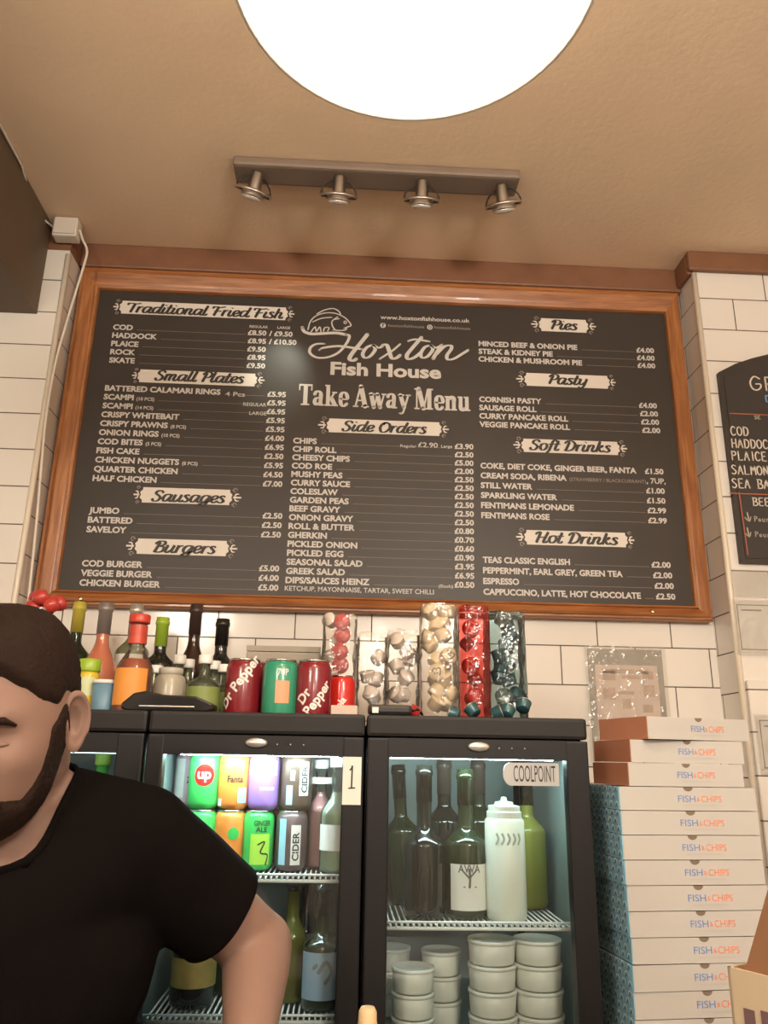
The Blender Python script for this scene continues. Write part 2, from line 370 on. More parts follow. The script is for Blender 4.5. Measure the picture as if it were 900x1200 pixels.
DARKPAINT = mat('dark brown paint', (.12, .082, .05, 1), .6, bump=.1, bscale=20, var=.15)
BROWNWOOD = mat('brown stained trim', (.21, .095, .05, 1), .5, bump=.2, bscale=30, var=.25, vscale=14)
FLOORM = mat('grey floor tile', (.12, .11, .10, 1), .4, var=.2, bscale=20)
WALLP = mat('warm painted wall', (.60, .54, .47, 1), .8, bump=.1)

def quadbox(name, x0, x1, y0, y1, z0, z1, m):
    mb = MB(); mb.box(((x0 + x1) / 2, (y0 + y1) / 2, (z0 + z1) / 2), (x1 - x0, y1 - y0, z1 - z0)); return mb.build(name, m)
YW, YP = Y(D_WALL), Y(D_PIER)
struct(quadbox('wall_back', XL - .4, XR + .4, YW, YW + .1, 0, ZC, T_BACK))
# piers either side of the recess: a front face and a tiled return, one thick block each
o = struct(quadbox('wall_right', XR, 2.4, YP, YW - .0005, 0, ZC, T_PIER_R)); o.data.materials.append(T_RET)
for p in o.data.polygons:
    if abs(p.normal.x) > .9: p.material_index = 1
o = struct(quadbox('wall_left', -2.4, XL, YP, YW - .0005, 0, wz(66, 293, D_PIER) , T_PIER_L)); o.data.materials.append(T_RET)
for p in o.data.polygons:
    if abs(p.normal.x) > .9: p.material_index = 1
struct(quadbox('trim_4', -2.4, XL, YP + .004, YW - .001, wz(66, 293, D_PIER), ZC, BROWNWOOD))
struct(quadbox('ceiling', -2.4, 2.4, -6.0, YW + .1, ZC, ZC + .1, PLASTER))
struct(quadbox('floor', -2.4, 2.4, -6.0, YW + .1, -.1, 0, FLOORM))
struct(quadbox('wall_side_left', -2.5, -2.4, -6.0, YW + .1, 0, ZC, WALLP))
struct(quadbox('wall_side_right', 2.4, 2.5, -6.0, YW + .1, 0, ZC, WALLP))
struct(quadbox('wall_front', -2.4, 2.4, -6.1, -6.0, 0, ZC, WALLP))
# dark boxed-in beam running from the left pier towards the room
struct(quadbox('beam_left', -2.4, wx(44, 365, D_PIER), -3.4, YP - .0005, wz(20, 367, D_PIER), ZC, DARKPAINT))
# timber cornice along the recess and stepping out round the right pier
zb = CAM[2] + 1.378
struct(bevmod(quadbox('trim_1', XL, XR, YW - .03, YW - .0005, zb, ZC, BROWNWOOD), .006))
struct(bevmod(quadbox('trim_2', XR - .018, 2.4, YP - .018, YP - .0005, zb + .015, ZC, BROWNWOOD), .006))
struct(bevmod(quadbox('trim_3', XR - .018, XR - .0005, YP - .0005, YW - .031, zb + .01, ZC, BROWNWOOD), .006))
# rounded tile edging on both arrises
EDGE = mat('cream edging', (.74, .66, .54, 1), .3)
mb = MB(); mb.cone((XL - .004, YP + .003, 1.0), (XL - .004, YP + .003, CAM[2] + 1.36), .008, .008, 12, False); struct(mb.build('trim_5', EDGE))
mb = MB(); mb.cone((XR + .004, YP + .003, 1.0), (XR + .004, YP + .003, CAM[2] + 1.392), .008, .008, 12, False); struct(mb.build('trim_6', EDGE))
# the lower tiled step of the right pier
zs = wz(885, 797, D_PIER - .012)
o = struct(quadbox('trim_7', XR + .012, 2.4, YP - .014, YP - .0003, 0, zs, T_PIER_R)); bevmod(o, .004)

# ================================================================ MENU BOARD
PINE = bpy.data.materials.new('orange pine'); PINE.use_nodes = True
def wood(m, c1, c2, sc, axis_scale, rough=.35):
    nt = m.node_tree; b = nt.nodes['Principled BSDF']; tc = nt.nodes.new('ShaderNodeTexCoord'); mp = nt.nodes.new('ShaderNodeMapping')
    mp.inputs['Scale'].default_value = axis_scale; n = nt.nodes.new('ShaderNodeTexNoise'); n.inputs['Scale'].default_value = sc; n.inputs['Detail'].default_value = 6; n.inputs['Distortion'].default_value = .6
    r = nt.nodes.new('ShaderNodeValToRGB'); r.color_ramp.elements[0].position = .35; r.color_ramp.elements[0].color = c1; r.color_ramp.elements[1].position = .68; r.color_ramp.elements[1].color = c2
    nt.links.new(tc.outputs['Object'], mp.inputs[0]); nt.links.new(mp.outputs[0], n.inputs['Vector']); nt.links.new(n.outputs['Fac'], r.inputs[0]); nt.links.new(r.outputs[0], b.inputs['Base Color'])
    b.inputs['Roughness'].default_value = rough; b.inputs['Coat Weight'].default_value = .15
wood(PINE, (.27, .095, .03, 1), (.46, .19, .065, 1), 7, (1, 8, 14))
PINEV = bpy.data.materials.new('orange pine upright'); PINEV.use_nodes = True
wood(PINEV, (.27, .095, .03, 1), (.46, .19, .065, 1), 7, (14, 8, 1))
BLACKV = mat('matt black vinyl', (.046, .037, .032, 1), .42, spec=.35, var=.1, bscale=30)
PRINT = mat('cream print', (.60, .57, .54, 1), .5)
DIMPRINT = mat('dim grey print', (.22, .18, .15, 1), .5)
PLATE = mat('cream plate print', (.72, .67, .61, 1), .45)
PLATEG = mat('grey ornament print', (.26, .23, .20, 1), .5)
INK = mat('black print', (.030, .024, .02, 1), .5)
DP = 2.075                                    # panel face
PX0, PX1 = wx(117.3, 340.5, DP), wx(778, 367, DP)
PZ0, PZ1 = wz(440, 701, DP), wz(440, 354, DP)
FX0, FX1 = XL + .008, XR - .014; FZ0, FZ1 = CAM[2] + .365, zb - .004
menu = thing('menu_board', 'large black menu board in an orange pine frame on the tiled wall', 'menu board', ((PX0 + PX1) / 2, YW, FZ0))
ML = Vector(menu.location)
def part(mb, name, m, parent, root=ML, **k):
    mb.v = [tuple(Vector(v) - root) for v in mb.v]; return mb.build(name, m, parent, **k)
mb = MB(); mb.box(((PX0 + PX1) / 2, Y(DP) + .008, (PZ0 + PZ1) / 2), (PX1 - PX0 + .01, .016, PZ1 - PZ0 + .01)); part(mb, 'panel', BLACKV, menu)
# moulded frame rails, mitred: profile steps from the inner lip to the outer edge
def rail(side):
    # (distance from inner edge 0..1, height above wall)
    pr = [(0, .028), (.04, .036), (.16, .040), (.22, .034), (.30, .036), (.62, .048), (.72, .046), (.80, .038), (.90, .038), (1, .030)]
    inn = [(PX0, PZ0), (PX1, PZ0), (PX1, PZ1), (PX0, PZ1)]; out = [(FX0, FZ0), (FX1, FZ0), (FX1, FZ1), (FX0, FZ1)]
    a, b = side, (side + 1) % 4; vs = []; fs = []
    for t, h in [(0, 0.001)] + pr + [(1, .001)]:
        for c in (a, b):
            vs.append((inn[c][0] + (out[c][0] - inn[c][0]) * t, YW - h, inn[c][1] + (out[c][1] - inn[c][1]) * t))
    n = len(pr) + 2
    for i in range(n - 1): fs.append((2 * i, 2 * i + 1, 2 * i + 3, 2 * i + 2))
    fs.append(tuple(2 * i for i in range(n))); fs.append(tuple(2 * i + 1 for i in reversed(range(n))))
    m = MB(); m.add(vs, fs); return m.recalc()
for i in range(4): part(rail(i), 'frame_rail', PINE if i % 2 == 0 else PINEV, menu)
mb = MB()
for px, py in [(94, 702), (765, 717)]:
    p = at(px, py, 2.055); mb.lathe([(.001, 0), (.007, 0), (.006, .003), (.001, .004)], p, 12, Matrix.Rotation(PI / 2, 3, 'X'))
part(mb, 'screw_cap', mat('brass', (.8, .6, .35, 1), .25, 1), menu)
_k = [0]
def pf(lift=.0006):
    yy = Y(DP) - lift
    f = lambda u, v: (u, yy, v)
    FLAT.add(f); return f
ON = pf(.0006); ON2 = pf(.0012); ON3 = pf(.0018)
def bp(px, py): p = at(px, py, DP); return p[0], p[2]
CAPI = .0150
def section(title, plate, titlex, tbase, rows, first, last, price_r, notes=(), icap=.0156, wide=1.09):
    (lx, lyt, lyb), (rx, ryt, ryb), (ox0, ox1) = plate
    x0, z1 = bp(lx, lyt); _, z0 = bp(lx, lyb); x1, z1b = bp(rx, ryt); _, z0b = bp(rx, ryb)
    z1 = (z1 + z1b) / 2; z0 = (z0 + z0b) / 2; oa = bp(ox0, (lyt + lyb) / 2)[0]; ob = bp(ox1, (ryt + ryb) / 2)[0]; zm = (z0 + z1) / 2; h = z1 - z0
    hd = MB(); c = h * .16
    hd.poly([ON(x0 + c, z0), ON(x1 - c, z0), ON(x1 - c, z0 + c), ON(x1, z0 + 2 * c), ON(x1 - c * .4, zm), ON(x1, z1 - 2 * c), ON(x1 - c, z1 - c), ON(x1 - c, z1), ON(x0 + c, z1), ON(x0 + c, z1 - c), ON(x0, z1 - 2 * c), ON(x0 + c * .4, zm), ON(x0, z0 + 2 * c), ON(x0 + c, z0 + c)])
    P = part(hd, 'heading_plate', PLATE, menu); P['label'] = 'pale heading plate reading ' + title
    orn = MB()
    for xe, s, xo in ((x0, -1, oa), (x1, 1, ob)):
        L = abs(xo - xe)
        for zz in (z0 + h * .02, z1 - h * .02):
            stroke(orn, [(xe + s * L * .3 + L * .22 * math.cos(a * PI / 5), zz + L * .22 * math.sin(a * PI / 5)) for a in range(9)], ON2, .0025)
            stroke(orn, [(xe, zz), (xe + s * L * .2, zz)], ON2, .003)
        lv = MB()
    part(orn, 'scroll_ornament', PLATEG, P, root=ML)
    lv = MB()
    for xe, s, xo in ((x0, -1, oa), (x1, 1, ob)):
        L = abs(xo - xe)
        stroke(lv, [(xe + s * L * .1, zm), (xe + s * L, zm)], ON2, .006, taper=True)
        stroke(lv, [(xe + s * L * .25, zm), (xe + s * L * .4, zm + h * .2), (xe + s * L * .75, zm + h * .22)], ON2, .004, taper=True)
        stroke(lv, [(xe + s * L * .25, zm), (xe + s * L * .4, zm - h * .2), (xe + s * L * .75, zm - h * .22)], ON2, .004, taper=True)
    part(lv, 'fleur_ornament', PLATE, P, root=ML)
    tx0, tz = bp(titlex[0], tbase[0]); tx1, tz1 = bp(titlex[1], tbase[1]); tz = (tz + tz1) / 2
    tm = MB(); put_script(tm, title, ON3, tx0, tz, tx1, .0300); part(tm, 'heading_lettering', INK, P, root=ML)
    n = len(rows); fx, fz = bp(*first); bx, bz = bp(*last)
    body = MB(); dim = MB(); prices = MB(); small = MB()
    for i, r in enumerate(rows):
        name, price = r[0], r[1]; t = i / max(n - 1, 1); xx = fx + (bx - fx) * t; zz = fz + (bz - fz) * t
        zrow = CAM[2]; 
        wdt = put_text(body, name, ON, icap, bold=.038, x0=xx, y0=zz, wide=wide)
        xe = xx + wdt
        if len(r) > 2 and r[2]: xe += .008 + put_text(dim if r[2].startswith('(S') else small, r[2], ON, icap * .62, x0=xe + .008, y0=zz, bold=.02)
        if len(r) > 3 and r[3]: xe += .004 + put_text(body, r[3], ON, icap, x0=xe + .002, y0=zz, bold=.018)
        pr = bp(price_r[0] + (price_r[1] - price_r[0]) * t, (first[1] + (last[1] - first[1]) * t) + 8)[0]
        if price:
            wp = max(put_text(prices, price.split(' / ')[0], ON, icap * .95, align='R', x0=pr, y0=zz, bold=.036, wide=1.10), .02)
            if ' / ' in price: put_text(prices, '/ ' + price.split(' / ')[1], ON, icap * .95, align='L', x0=pr + .008, y0=zz, bold=.036, wide=1.10)
            xl = pr - wp - .006
            if xl - xe > .03:
                dim.poly([ON(xe + .012, zz + .0004), ON(xl, zz + .0004), ON(xl, zz + .0016), ON(xe + .012, zz + .0016)])
    for (s, px0, px1, py, cap) in notes:
        a, zz = bp(px0, py); b, _ = bp(px1, py); put_text(small, s, ON, cap, width=b - a, x0=a, y0=zz, bold=.012)
    part(body, 'item_names', PRINT, menu); part(prices, 'prices', PRINT, menu)
    if small.v: part(small, 'small_notes', PRINT, menu)
    part(dim, 'leader_lines', DIMPRINT, menu)
section('Traditional Fried Fish', ((141, 352, 368), (338, 361, 375), (133, 345)), (147, 331), (366.5, 373), [('COD', '£8.50 / £9.50'), ('HADDOCK', '£8.95 / £10.50'), ('PLAICE', '£9.50'), ('ROCK', '£8.95'), ('SKATE', '£9.50')], (132.3, 386), (127.7, 424.7), (312, 310.5), [('REGULAR', 292.5, 314, 384, .008), ('LARGE', 325, 340, 385.3, .008)])
section('Small Plates', ((162, 433, 448), (302, 438, 453), (155, 310)), (180.7, 285), (446, 449), [('BATTERED CALAMARI RINGS', '£5.95'), ('SCAMPI', '£5.95', '(10 PCS)'), ('SCAMPI', '£6.95', '(14 PCS)'), ('CRISPY WHITEBAIT', '£5.95'), ('CRISPY PRAWNS', '£5.95', '(8 PCS)'), ('ONION RINGS', '£4.00', '(10 PCS)'), ('COD BITES', '£6.95', '(5 PCS)'), ('FISH CAKE', '£2.50'), ('CHICKEN NUGGETS', '£5.95', '(8 PCS)'), ('QUARTER CHICKEN', '£4.50'), ('HALF CHICKEN', '£7.00')], (122.7, 457.5), (108.3, 563.3), (335, 330.7), [('4 Pcs', 264, 287, 464, .013), ('REGULAR', 285, 312, 475.5, .010), ('LARGE', 292, 312, 486, .010)])
section('Sausages', ((165, 571, 589), (273, 574, 592), (156.7, 282.7)), (177, 262.7), (587.3, 589.5), [('JUMBO', '£2.50'), ('BATTERED', '£2.50'), ('SAVELOY', '£2.50')], (104, 601), (101, 623.3), (330.7, 329))
section('Burgers', ((159, 631, 649), (269, 634, 652), (148, 278)), (178, 251.7), (647, 649), [('COD BURGER', '£5.00'), ('VEGGIE BURGER', '£4.00'), ('CHICKEN BURGER', '£5.00')], (95.7, 663.3), (92.7, 686), (327, 326))
section('Side Orders', ((383, 491, 506.6), (517.6, 494.5, 511), (373, 525.7)), (400, 499), (505.4, 508), [(a, b) for a, b in zip(['CHIPS', 'CHIP ROLL', 'CHEESY CHIPS', 'COD ROE', 'MUSHY PEAS', 'CURRY SAUCE', 'COLESLAW', 'GARDEN PEAS', 'BEEF GRAVY', 'ONION GRAVY', 'ROLL & BUTTER', 'GHERKIN', 'PICKLED ONION', 'PICKLED EGG', 'SEASONAL SALAD', 'GREEK SALAD', 'DIPS/SAUCES HEINZ'], '£3.90 £2.50 £5.00 £2.00 £2.50 £2.50 £2.50 £2.50 £2.50 £2.50 £0.80 £0.70 £0.60 £0.90 £3.95 £6.95 £0.50'.split())], (343.4, 519.3), (334.4, 683), (554.9, 556), [('Regular', 469, 488, 524, .008), ('£2.90', 490, 513, 524, .0145), ('Large', 517, 530, 524.5, .008), ('(Each)', 514, 531, 688.5, .008), ('KETCHUP, MAYONNAISE, TARTAR, SWEET CHILLI', 333.6, 508.4, 692, .0125)])
section('Pies', ((631, 373, 388), (689, 375, 390), (622.5, 698)), (644, 676), (385.8, 387), [('MINCED BEEF & ONION PIE', '£4.00'), ('STEAK & KIDNEY PIE', '£4.00'), ('CHICKEN & MUSHROOM PIE', '£4.00')], (560.8, 405.4), (560.8, 423.4), (766.5, 768), wide=1.055)
section('Pasty', ((614, 437.7, 452.7), (714, 440, 455), (605, 721)), (641, 687), (450, 451.5), [('CORNISH PASTY', '£4.00'), ('SAUSAGE ROLL', '£2.00'), ('CURRY PANCAKE ROLL', '£2.00'), ('VEGGIE PANCAKE ROLL', '£2.00')], (561.5, 470.7), (561.8, 500), (770, 774), wide=1.055)
section('Soft Drinks', ((610.5, 514, 530), (725.7, 518, 533), (601.6, 734.5)), (620, 715), (527.3, 530), [('COKE, DIET COKE, GINGER BEER, FANTA', '£1.50'), ('CREAM SODA, RIBENA', '', '(STRAWBERRY / BLACKCURRANT)', ', 7UP,'), ('STILL WATER', '£1.00'), ('SPARKLING WATER', '£1.50'), ('FENTIMANS LEMONADE', '£2.99'), ('FENTIMANS ROSE', '£2.99')], (563, 548.6), (564, 606.8), (777.7, 781.8), wide=1.05)
section('Hot Drinks', ((614, 621, 638), (735, 624.5, 641.5), (604.8, 743)), (625, 723.6), (635.7, 638.5), [('TEAS CLASSIC ENGLISH', '£2.00'), ('PEPPERMINT, EARL GREY, GREEN TEA', '£2.00'), ('ESPRESSO', '£2.00'), ('CAPPUCCINO, LATTE, HOT CHOCOLATE', '£2.50')], (565.8, 659.2), (566.5, 696.7), (786.3, 791.8), wide=1.0)
# logo: the fish, the script name and the lines under it, traced in the plane of the panel
LG = lambda x, y: bp(340 + x / 4.0909, 350 + y / 4.0909)
def lst(mb, pts, wd, thin=None, taper=False): stroke(mb, [LG(*p) for p in pts], ON, wd, thin, taper)
mb = MB(); U = .00078
lst(mb, [(58, 138), (68, 158), (100, 169), (150, 168), (220, 165), (270, 174)], 13 * U, 11 * U)
for pts in ([(85, 150), (95, 115), (112, 92), (140, 76), (180, 68), (220, 72), (260, 90), (285, 115), (291, 130), (272, 138), (266, 150), (240, 153), (205, 150)], [(128, 74), (165, 55), (205, 48), (232, 60), (242, 76)], [(228, 88), (202, 108), (203, 132), (216, 150)], [(108, 112), (150, 95), (200, 90)], [(100, 160), (120, 136), (126, 158), (142, 136), (148, 160)], [(160, 158), (166, 140), (186, 140), (180, 156)], [(215, 100), (235, 96)], [(258, 143), (285, 132)]):
    lst(mb, pts, 5 * U, 4 * U)
lst(mb, [(264 + 6 * math.cos(a), 114 + 6 * math.sin(a)) for a in [k * PI / 4 for k in range(9)]], 4 * U)
part(mb, 'fish_logo', PRINT, menu)
mb = MB()
lst(mb, [(270, 172), (284, 180), (272, 212), (235, 256), (185, 280), (130, 283), (96, 262), (98, 235), (125, 218), (165, 217)], 11 * U, 7 * U)
lst(mb, [(140, 246), (160, 236), (230, 228), (300, 236), (345, 243)], 6 * U, 9 * U)
lst(mb, [(372, 170), (340, 210), (298, 262), (285, 288), (300, 298), (320, 288)], 17 * U, 8 * U)
lst(mb, [(398, 222), (368, 234), (348, 264), (358, 284), (384, 276), (408, 244), (398, 222), (424, 236), (445, 226)], 14 * U, 6 * U)
lst(mb, [(440, 224), (462, 222), (474, 248), (486, 284), (506, 286), (530, 270)], 16 * U, 8 * U); lst(mb, [(528, 218), (490, 250), (428, 290)], 9 * U, 6 * U)
lst(mb, [(632, 184), (590, 232), (560, 270), (566, 290), (596, 282), (628, 258)], 16 * U, 7 * U); lst(mb, [(566, 204), (600, 196), (668, 206)], 6 * U, 8 * U)
lst(mb, [(672, 224), (645, 234), (626, 264), (634, 284), (660, 276), (684, 244), (672, 224), (698, 236), (722, 226)], 14 * U, 6 * U)
lst(mb, [(728, 222), (704, 256), (684, 290)], 15 * U, 9 * U); lst(mb, [(700, 268), (740, 230), (770, 226), (772, 242), (752, 272), (756, 292), (786, 288), (830, 262), (855, 246)], 14 * U, 6 * U)
part(mb, 'script_name', PRINT, menu)
mb = MB(); a, z0 = bp(387, 438.5); b, z1 = bp(517, 443.5); put_text(mb, 'Fish House', ON, .038, width=b - a, x0=a, y0=(z0 + z1) / 2, bold=.035); part(mb, 'shop_lettering', PRINT, menu)
mb = MB(); a, z0 = bp(349.5, 475); b, z1 = bp(551.7, 481.5); put_slab(mb, 'Take Away Menu', ON, a, (z0 + z1) / 2, b, .066); part(mb, 'title_lettering', PRINT, menu)
mb = MB(); a, z0 = bp(445.7, 374); b, z1 = bp(550.5, 378); put_text(mb, 'www.hoxtonfishhouse.co.uk', ON, .0125, width=b - a, x0=a, y0=(z0 + z1) / 2, bold=.02)
for cx, cy in ((448.8, 381.5), (503.7, 383.5)):
    x, z = bp(cx, cy); mb.poly([ON(x + .0085 * math.cos(k * PI / 8), z + .0085 * math.sin(k * PI / 8)) for k in range(16)])
part(mb, 'web_address', PRINT, menu)
mb = MB()
for x0_, x1_, y_ in ((455, 497, 383), (509, 551, 385)):
    a, z0 = bp(x0_, y_); b, _ = bp(x1_, y_); put_text(mb, 'hoxtonfishhouse', ON, .009, width=b - a, x0=a, y0=z0, bold=.0)
part(mb, 'social_line', mat('mid grey print', (.36, .31, .27, 1), .5), menu)
mb = MB(); x, z = bp(448.8, 381.5); put_text(mb, 'f', ON2, .012, align='C', x0=x, y0=z - .006, bold=.03)
x, z = bp(503.7, 383.5); stroke(mb, [(x + .004 * math.cos(k * PI / 4), z + .004 * math.sin(k * PI / 4)) for k in range(9)], ON2, .0018)
part(mb, 'social_icon', INK, menu)

# ================================================================ CHALKBOARD ON THE RIGHT PIER
DC = D_PIER - .018
def cpt(px, py, lift=0): p = at(px, py, DC - lift); return p
cx0 = wx(843, 440, DC); cz0 = wz(870, 659, DC); cz1 = wz(848, 436, DC); CW = .62
chalk = thing('chalkboard', 'black chalkboard with arched top listing fish in white chalk beside the menu board', 'chalkboard', (cx0 + CW / 2, YP, cz0))
CL = Vector(chalk.location)
def cb_out(i):
    pts = [(cx0 + i, cz0 + i), (cx0 + CW - i, cz0 + i), (cx0 + CW - i, cz1 - i)]
    for k in range(1, 12):
        t = k / 12; pts.append((cx0 + CW - i - (CW - 2 * i) * t, cz1 - i + .085 * math.sin(PI * t) ** .8))
    return pts + [(cx0 + i, cz1 - i)]
mb = MB(); mb.prism(cb_out(.0), lambda u, v, t: (u, t, v), YP - .016, YP - .001); part(mb.recalc(), 'edge', mat('dark wood edge', (.035, .025, .02, 1), .5), chalk, CL)
mb = MB(); mb.prism(cb_out(.012), lambda u, v, t: (u, t, v), YP - .018, YP - .0161); part(mb.recalc(), 'slate', mat('chalkboard black', (.034, .027, .024, 1), .6, bump=.1, bscale=80), chalk, CL)
CH = mat('chalk', (.70, .62, .54, 1), .9); CHO = mat('red chalk', (.42, .13, .08, 1), .9); CHB = mat('blue chalk', (.2, .4, .6, 1), .9)
cf = lambda u, v: (u, YP - .0188, v)
mb = MB()
def cl(s, px, py, cap, k, wd=.0037):
    p = cpt(px, py); put_chalk(mb, s, cf, p[0], p[2], cap, k, wd)
cl('GRILL', 879, 457, .042, .062, .005)
for s, px, py in (('COD', 856.5, 510), ('HADDOCK', 857.5, 524.5), ('PLAICE', 857.5, 539), ('SALMON', 857.5, 555.5), ('SEA BASS', 858, 571.5)): cl(s, px, py, .026, .026)
cl('BEER', 882.5, 592.5, .022, .024, .0035)
part(mb, 'chalk_lettering', CH, chalk, CL)
mb = MB(); cl('SE', 884, 491, .010, .014, .003); cl('Poun', 884, 611, .014, .016, .0026); cl('Poun', 885, 629, .014, .016, .0026)
for py in (605, 623):
    p = cpt(876, py); stroke(mb, [(p[0], p[2] + .01), (p[0] + .002, p[2] - .012)], cf, .004); stroke(mb, [(p[0] - .008, p[2] - .004), (p[0] + .003, p[2] - .014), (p[0] + .008, p[2] - .002)], cf, .003)
part(mb, 'small_chalk_lettering', mat('faint chalk', (.42, .40, .32, 1), .9), chalk, CL)
mb = MB()
for py in (484.5, 578): a = cpt(855, py); stroke(mb, [(a[0], a[2]), (a[0] + CW - .06, a[2] - .004)], cf, .003, smooth=False)
a = cpt(866, 577); b = cpt(874, 650); stroke(mb, [(a[0], a[2]), (a[0] + .003, b[2])], cf, .003, smooth=False)
part(mb, 'red_chalk_rule', CHO, chalk, CL)
mb = MB(); a = cpt(897, 471); put_chalk(mb, 'DI', cf, a[0], a[2], .02, .025, .004); part(mb, 'blue_chalk_mark', CHB, chalk, CL)

# ================================================================ PAPERS IN PLASTIC SLEEVES
PAPER = mat('printed paper', (.90, .87, .82, 1), .7, var=.04); PINKP = mat('pink leaflet', (.78, .62, .54, 1), .6, var=.10, bscale=60)
GREYF = mat('grey leaflet border', (.36, .33, .28, 1), .5, var=.3, bscale=50)
SLEEVE = film('crinkled clear sleeve', (.97, .95, .92, 1), rough=.16, milk=.12, milkcol=(.92, .88, .82, 1), bump=1.0, bscale=45, ior=1.6)
def sleeve(name, label, x0, x1, z0, z1, y, mk):
    t = thing(name, label, 'notice', ((x0 + x1) / 2, y, z0)); R = Vector(t.location)
    mb = MB(); nx, nz = 14, 18; vs = []; fs = []
    for j in range(nz + 1):
        for i in range(nx + 1):
            x = x0 - .008 + (x1 - x0 + .016) * i / nx; z = z0 - .008 + (z1 - z0 + .016) * j / nz
            vs.append((x, y - .0045 - .0018 * mnoise.noise(Vector((x * 25, 3.1, z * 25))), z))
    for j in range(nz):
        for i in range(nx): a = j * (nx + 1) + i; fs.append((a, a + 1, a + nx + 2, a + nx + 1))
    mb.add(vs, fs, True); mk(t, R); o = part(mb, 'plastic_sleeve', SLEEVE, t, R); return t
yy = YW - .002
lx0, lx1, lz0, lz1 = wx(690, 800, D_WALL), wx(778, 800, D_WALL), wz(700, 892, D_WALL), wz(730, 761, D_WALL)
def mk1(t, R):
    mb = MB(); mb.box(((lx0 + lx1) / 2, yy + .0008, (lz0 + lz1) / 2), (lx1 - lx0, .0012, lz1 - lz0)); part(mb, 'card', GREYF, t, R)
    a0, a1, b0, b1 = lx0 + .018, lx1 - .016, lz0 + .02, lz1 - .042
    mb = MB(); mb.box(((a0 + a1) / 2, yy - .0004, (b0 + b1) / 2), (a1 - a0, .001, b1 - b0)); part(mb, 'leaflet', PINKP, t, R)
    f = lambda u, v: (u, yy - .0012, v)
    mb = MB()
    for (u, v, wd, h) in ((.1, .9, .75, .012), (.12, .82, .2, .025), (.42, .84, .3, .01), (.75, .84, .18, .02), (.35, .66, .25, .008), (.75, .64, .18, .03), (.1, .6, .2, .03), (.4, .5, .14, .025), (.72, .46, .16, .02)):
        x = a0 + (a1 - a0) * u; z = b0 + (b1 - b0) * v; mb.poly([f(x, z), f(x + (a1 - a0) * wd, z), f(x + (a1 - a0) * wd, z + h), f(x, z + h)])
    part(mb, 'printed_picture', mat('brown print', (.60, .42, .32, 1), .6, var=.35, bscale=120), t, R)
sleeve('leaflet_notice', 'pink leaflet in a crinkled plastic sleeve behind the takeaway boxes', lx0, lx1, lz0, lz1, yy, mk1)
def mkp(x0, x1, z0, z1, y):
    def f(t, R):
        mb = MB(); mb.box(((x0 + x1) / 2, y + .0005, (z0 + z1) / 2), (x1 - x0, .001, z1 - z0)); part(mb, 'paper', PAPER, t, R)
        g = lambda u, v: (u, y - .0006, v); fr = MB()
        for a in ((x0 + .006, z1 - .008, x1 - .006, z1 - .005), (x0 + .006, z0 + .005, x1 - .006, z0 + .008), (x0 + .005, z0 + .005, x0 + .008, z1 - .005), (x1 - .008, z0 + .005, x1 - .005, z1 - .005)):
            fr.poly([g(a[0], a[1]), g(a[2], a[1]), g(a[2], a[3]), g(a[0], a[3])])
        for k in range(1): fr.poly([g(x0 + .016, z1 - .022), g(x0 + .07, z1 - .022), g(x0 + .07, z1 - .018), g(x0 + .016, z1 - .018)])
        part(fr, 'printed_border', mat('grey print', (.34, .30, .26, 1), .6), t, R)
    return f
y2 = YP - .002; a0, a1, b0, b1 = wx(863, 735, D_PIER), wx(863, 735, D_PIER) + .21, wz(868, 764, D_PIER), wz(865, 706, D_PIER)
sleeve('certificate_notice', 'bordered white certificate in a sleeve just under the chalkboard', a0, a1, b0, b1, y2, mkp(a0, a1, b0, b1, y2))
y3 = YP - .016; a0, a1, b0, b1 = wx(886, 870, D_PIER), wx(886, 870, D_PIER) + .21, wz(888, 903, D_PIER - .015), wz(885, 841, D_PIER - .015)
sleeve('certificate_notice', 'bordered white certificate in a sleeve right of the box stack', a0, a1, b0, b1, y3, mkp(a0, a1, b0, b1, y3))
# rolled-down clear film stuck along the top of the step
mb = MB(); vs = []; fs = []
fx0 = wx(857, 672, D_PIER); fz1 = wz(880, 668, D_PIER); fz0 = wz(880, 700, D_PIER)
for j in range(9):
    for i in range(25): x = fx0 + .4 * i / 24; z = fz0 + (fz1 - fz0) * j / 8; vs.append((x, YP - .005 - .004 * mnoise.noise(Vector((x * 30, 1, z * 30))), z))
for j in range(8):
    for i in range(24): a = j * 25 + i; fs.append((a, a + 1, a + 26, a + 25))
mb.add(vs, fs, True); tag(mb.build('plastic_wallet', SLEEVE), 'empty crinkled clear plastic strip between chalkboard and certificate', 'plastic sleeve')

# ================================================================ CEILING LAMPS
STEEL = mat('brushed steel', (.62, .58, .54, 1), .28, 1); DARKM = mat('dark metal', (.035, .028, .024, 1), .4, .6)
BULB = mat('lit bulb', (1, 1, 1, 1), .5, emit=(1, .86, .68, 1), es=105)
OPAL = bpy.data.materials.new('opal glass'); OPAL.use_nodes = True
nt = OPAL.node_tree; nt.nodes.clear(); oo = nt.nodes.new('ShaderNodeOutputMaterial'); d1 = nt.nodes.new('ShaderNodeBsdfDiffuse'); d2 = nt.nodes.new('ShaderNodeBsdfTranslucent'); d3 = nt.nodes.new('ShaderNodeBsdfGlossy'); m1 = nt.nodes.new('ShaderNodeMixShader'); m2 = nt.nodes.new('ShaderNodeMixShader')
d1.inputs[0].default_value = (.50, .44, .37, 1); d2.inputs[0].default_value = (.95, .86, .74, 1); d3.inputs['Roughness'].default_value = .1; m1.inputs[0].default_value = .5; m2.inputs[0].default_value = .08
nt.links.new(d1.outputs[0], m1.inputs[1]); nt.links.new(d2.outputs[0], m1.inputs[2]); nt.links.new(m1.outputs[0], m2.inputs[1]); nt.links.new(d3.outputs[0], m2.inputs[2]); nt.links.new(m2.outputs[0], oo.inputs[0])
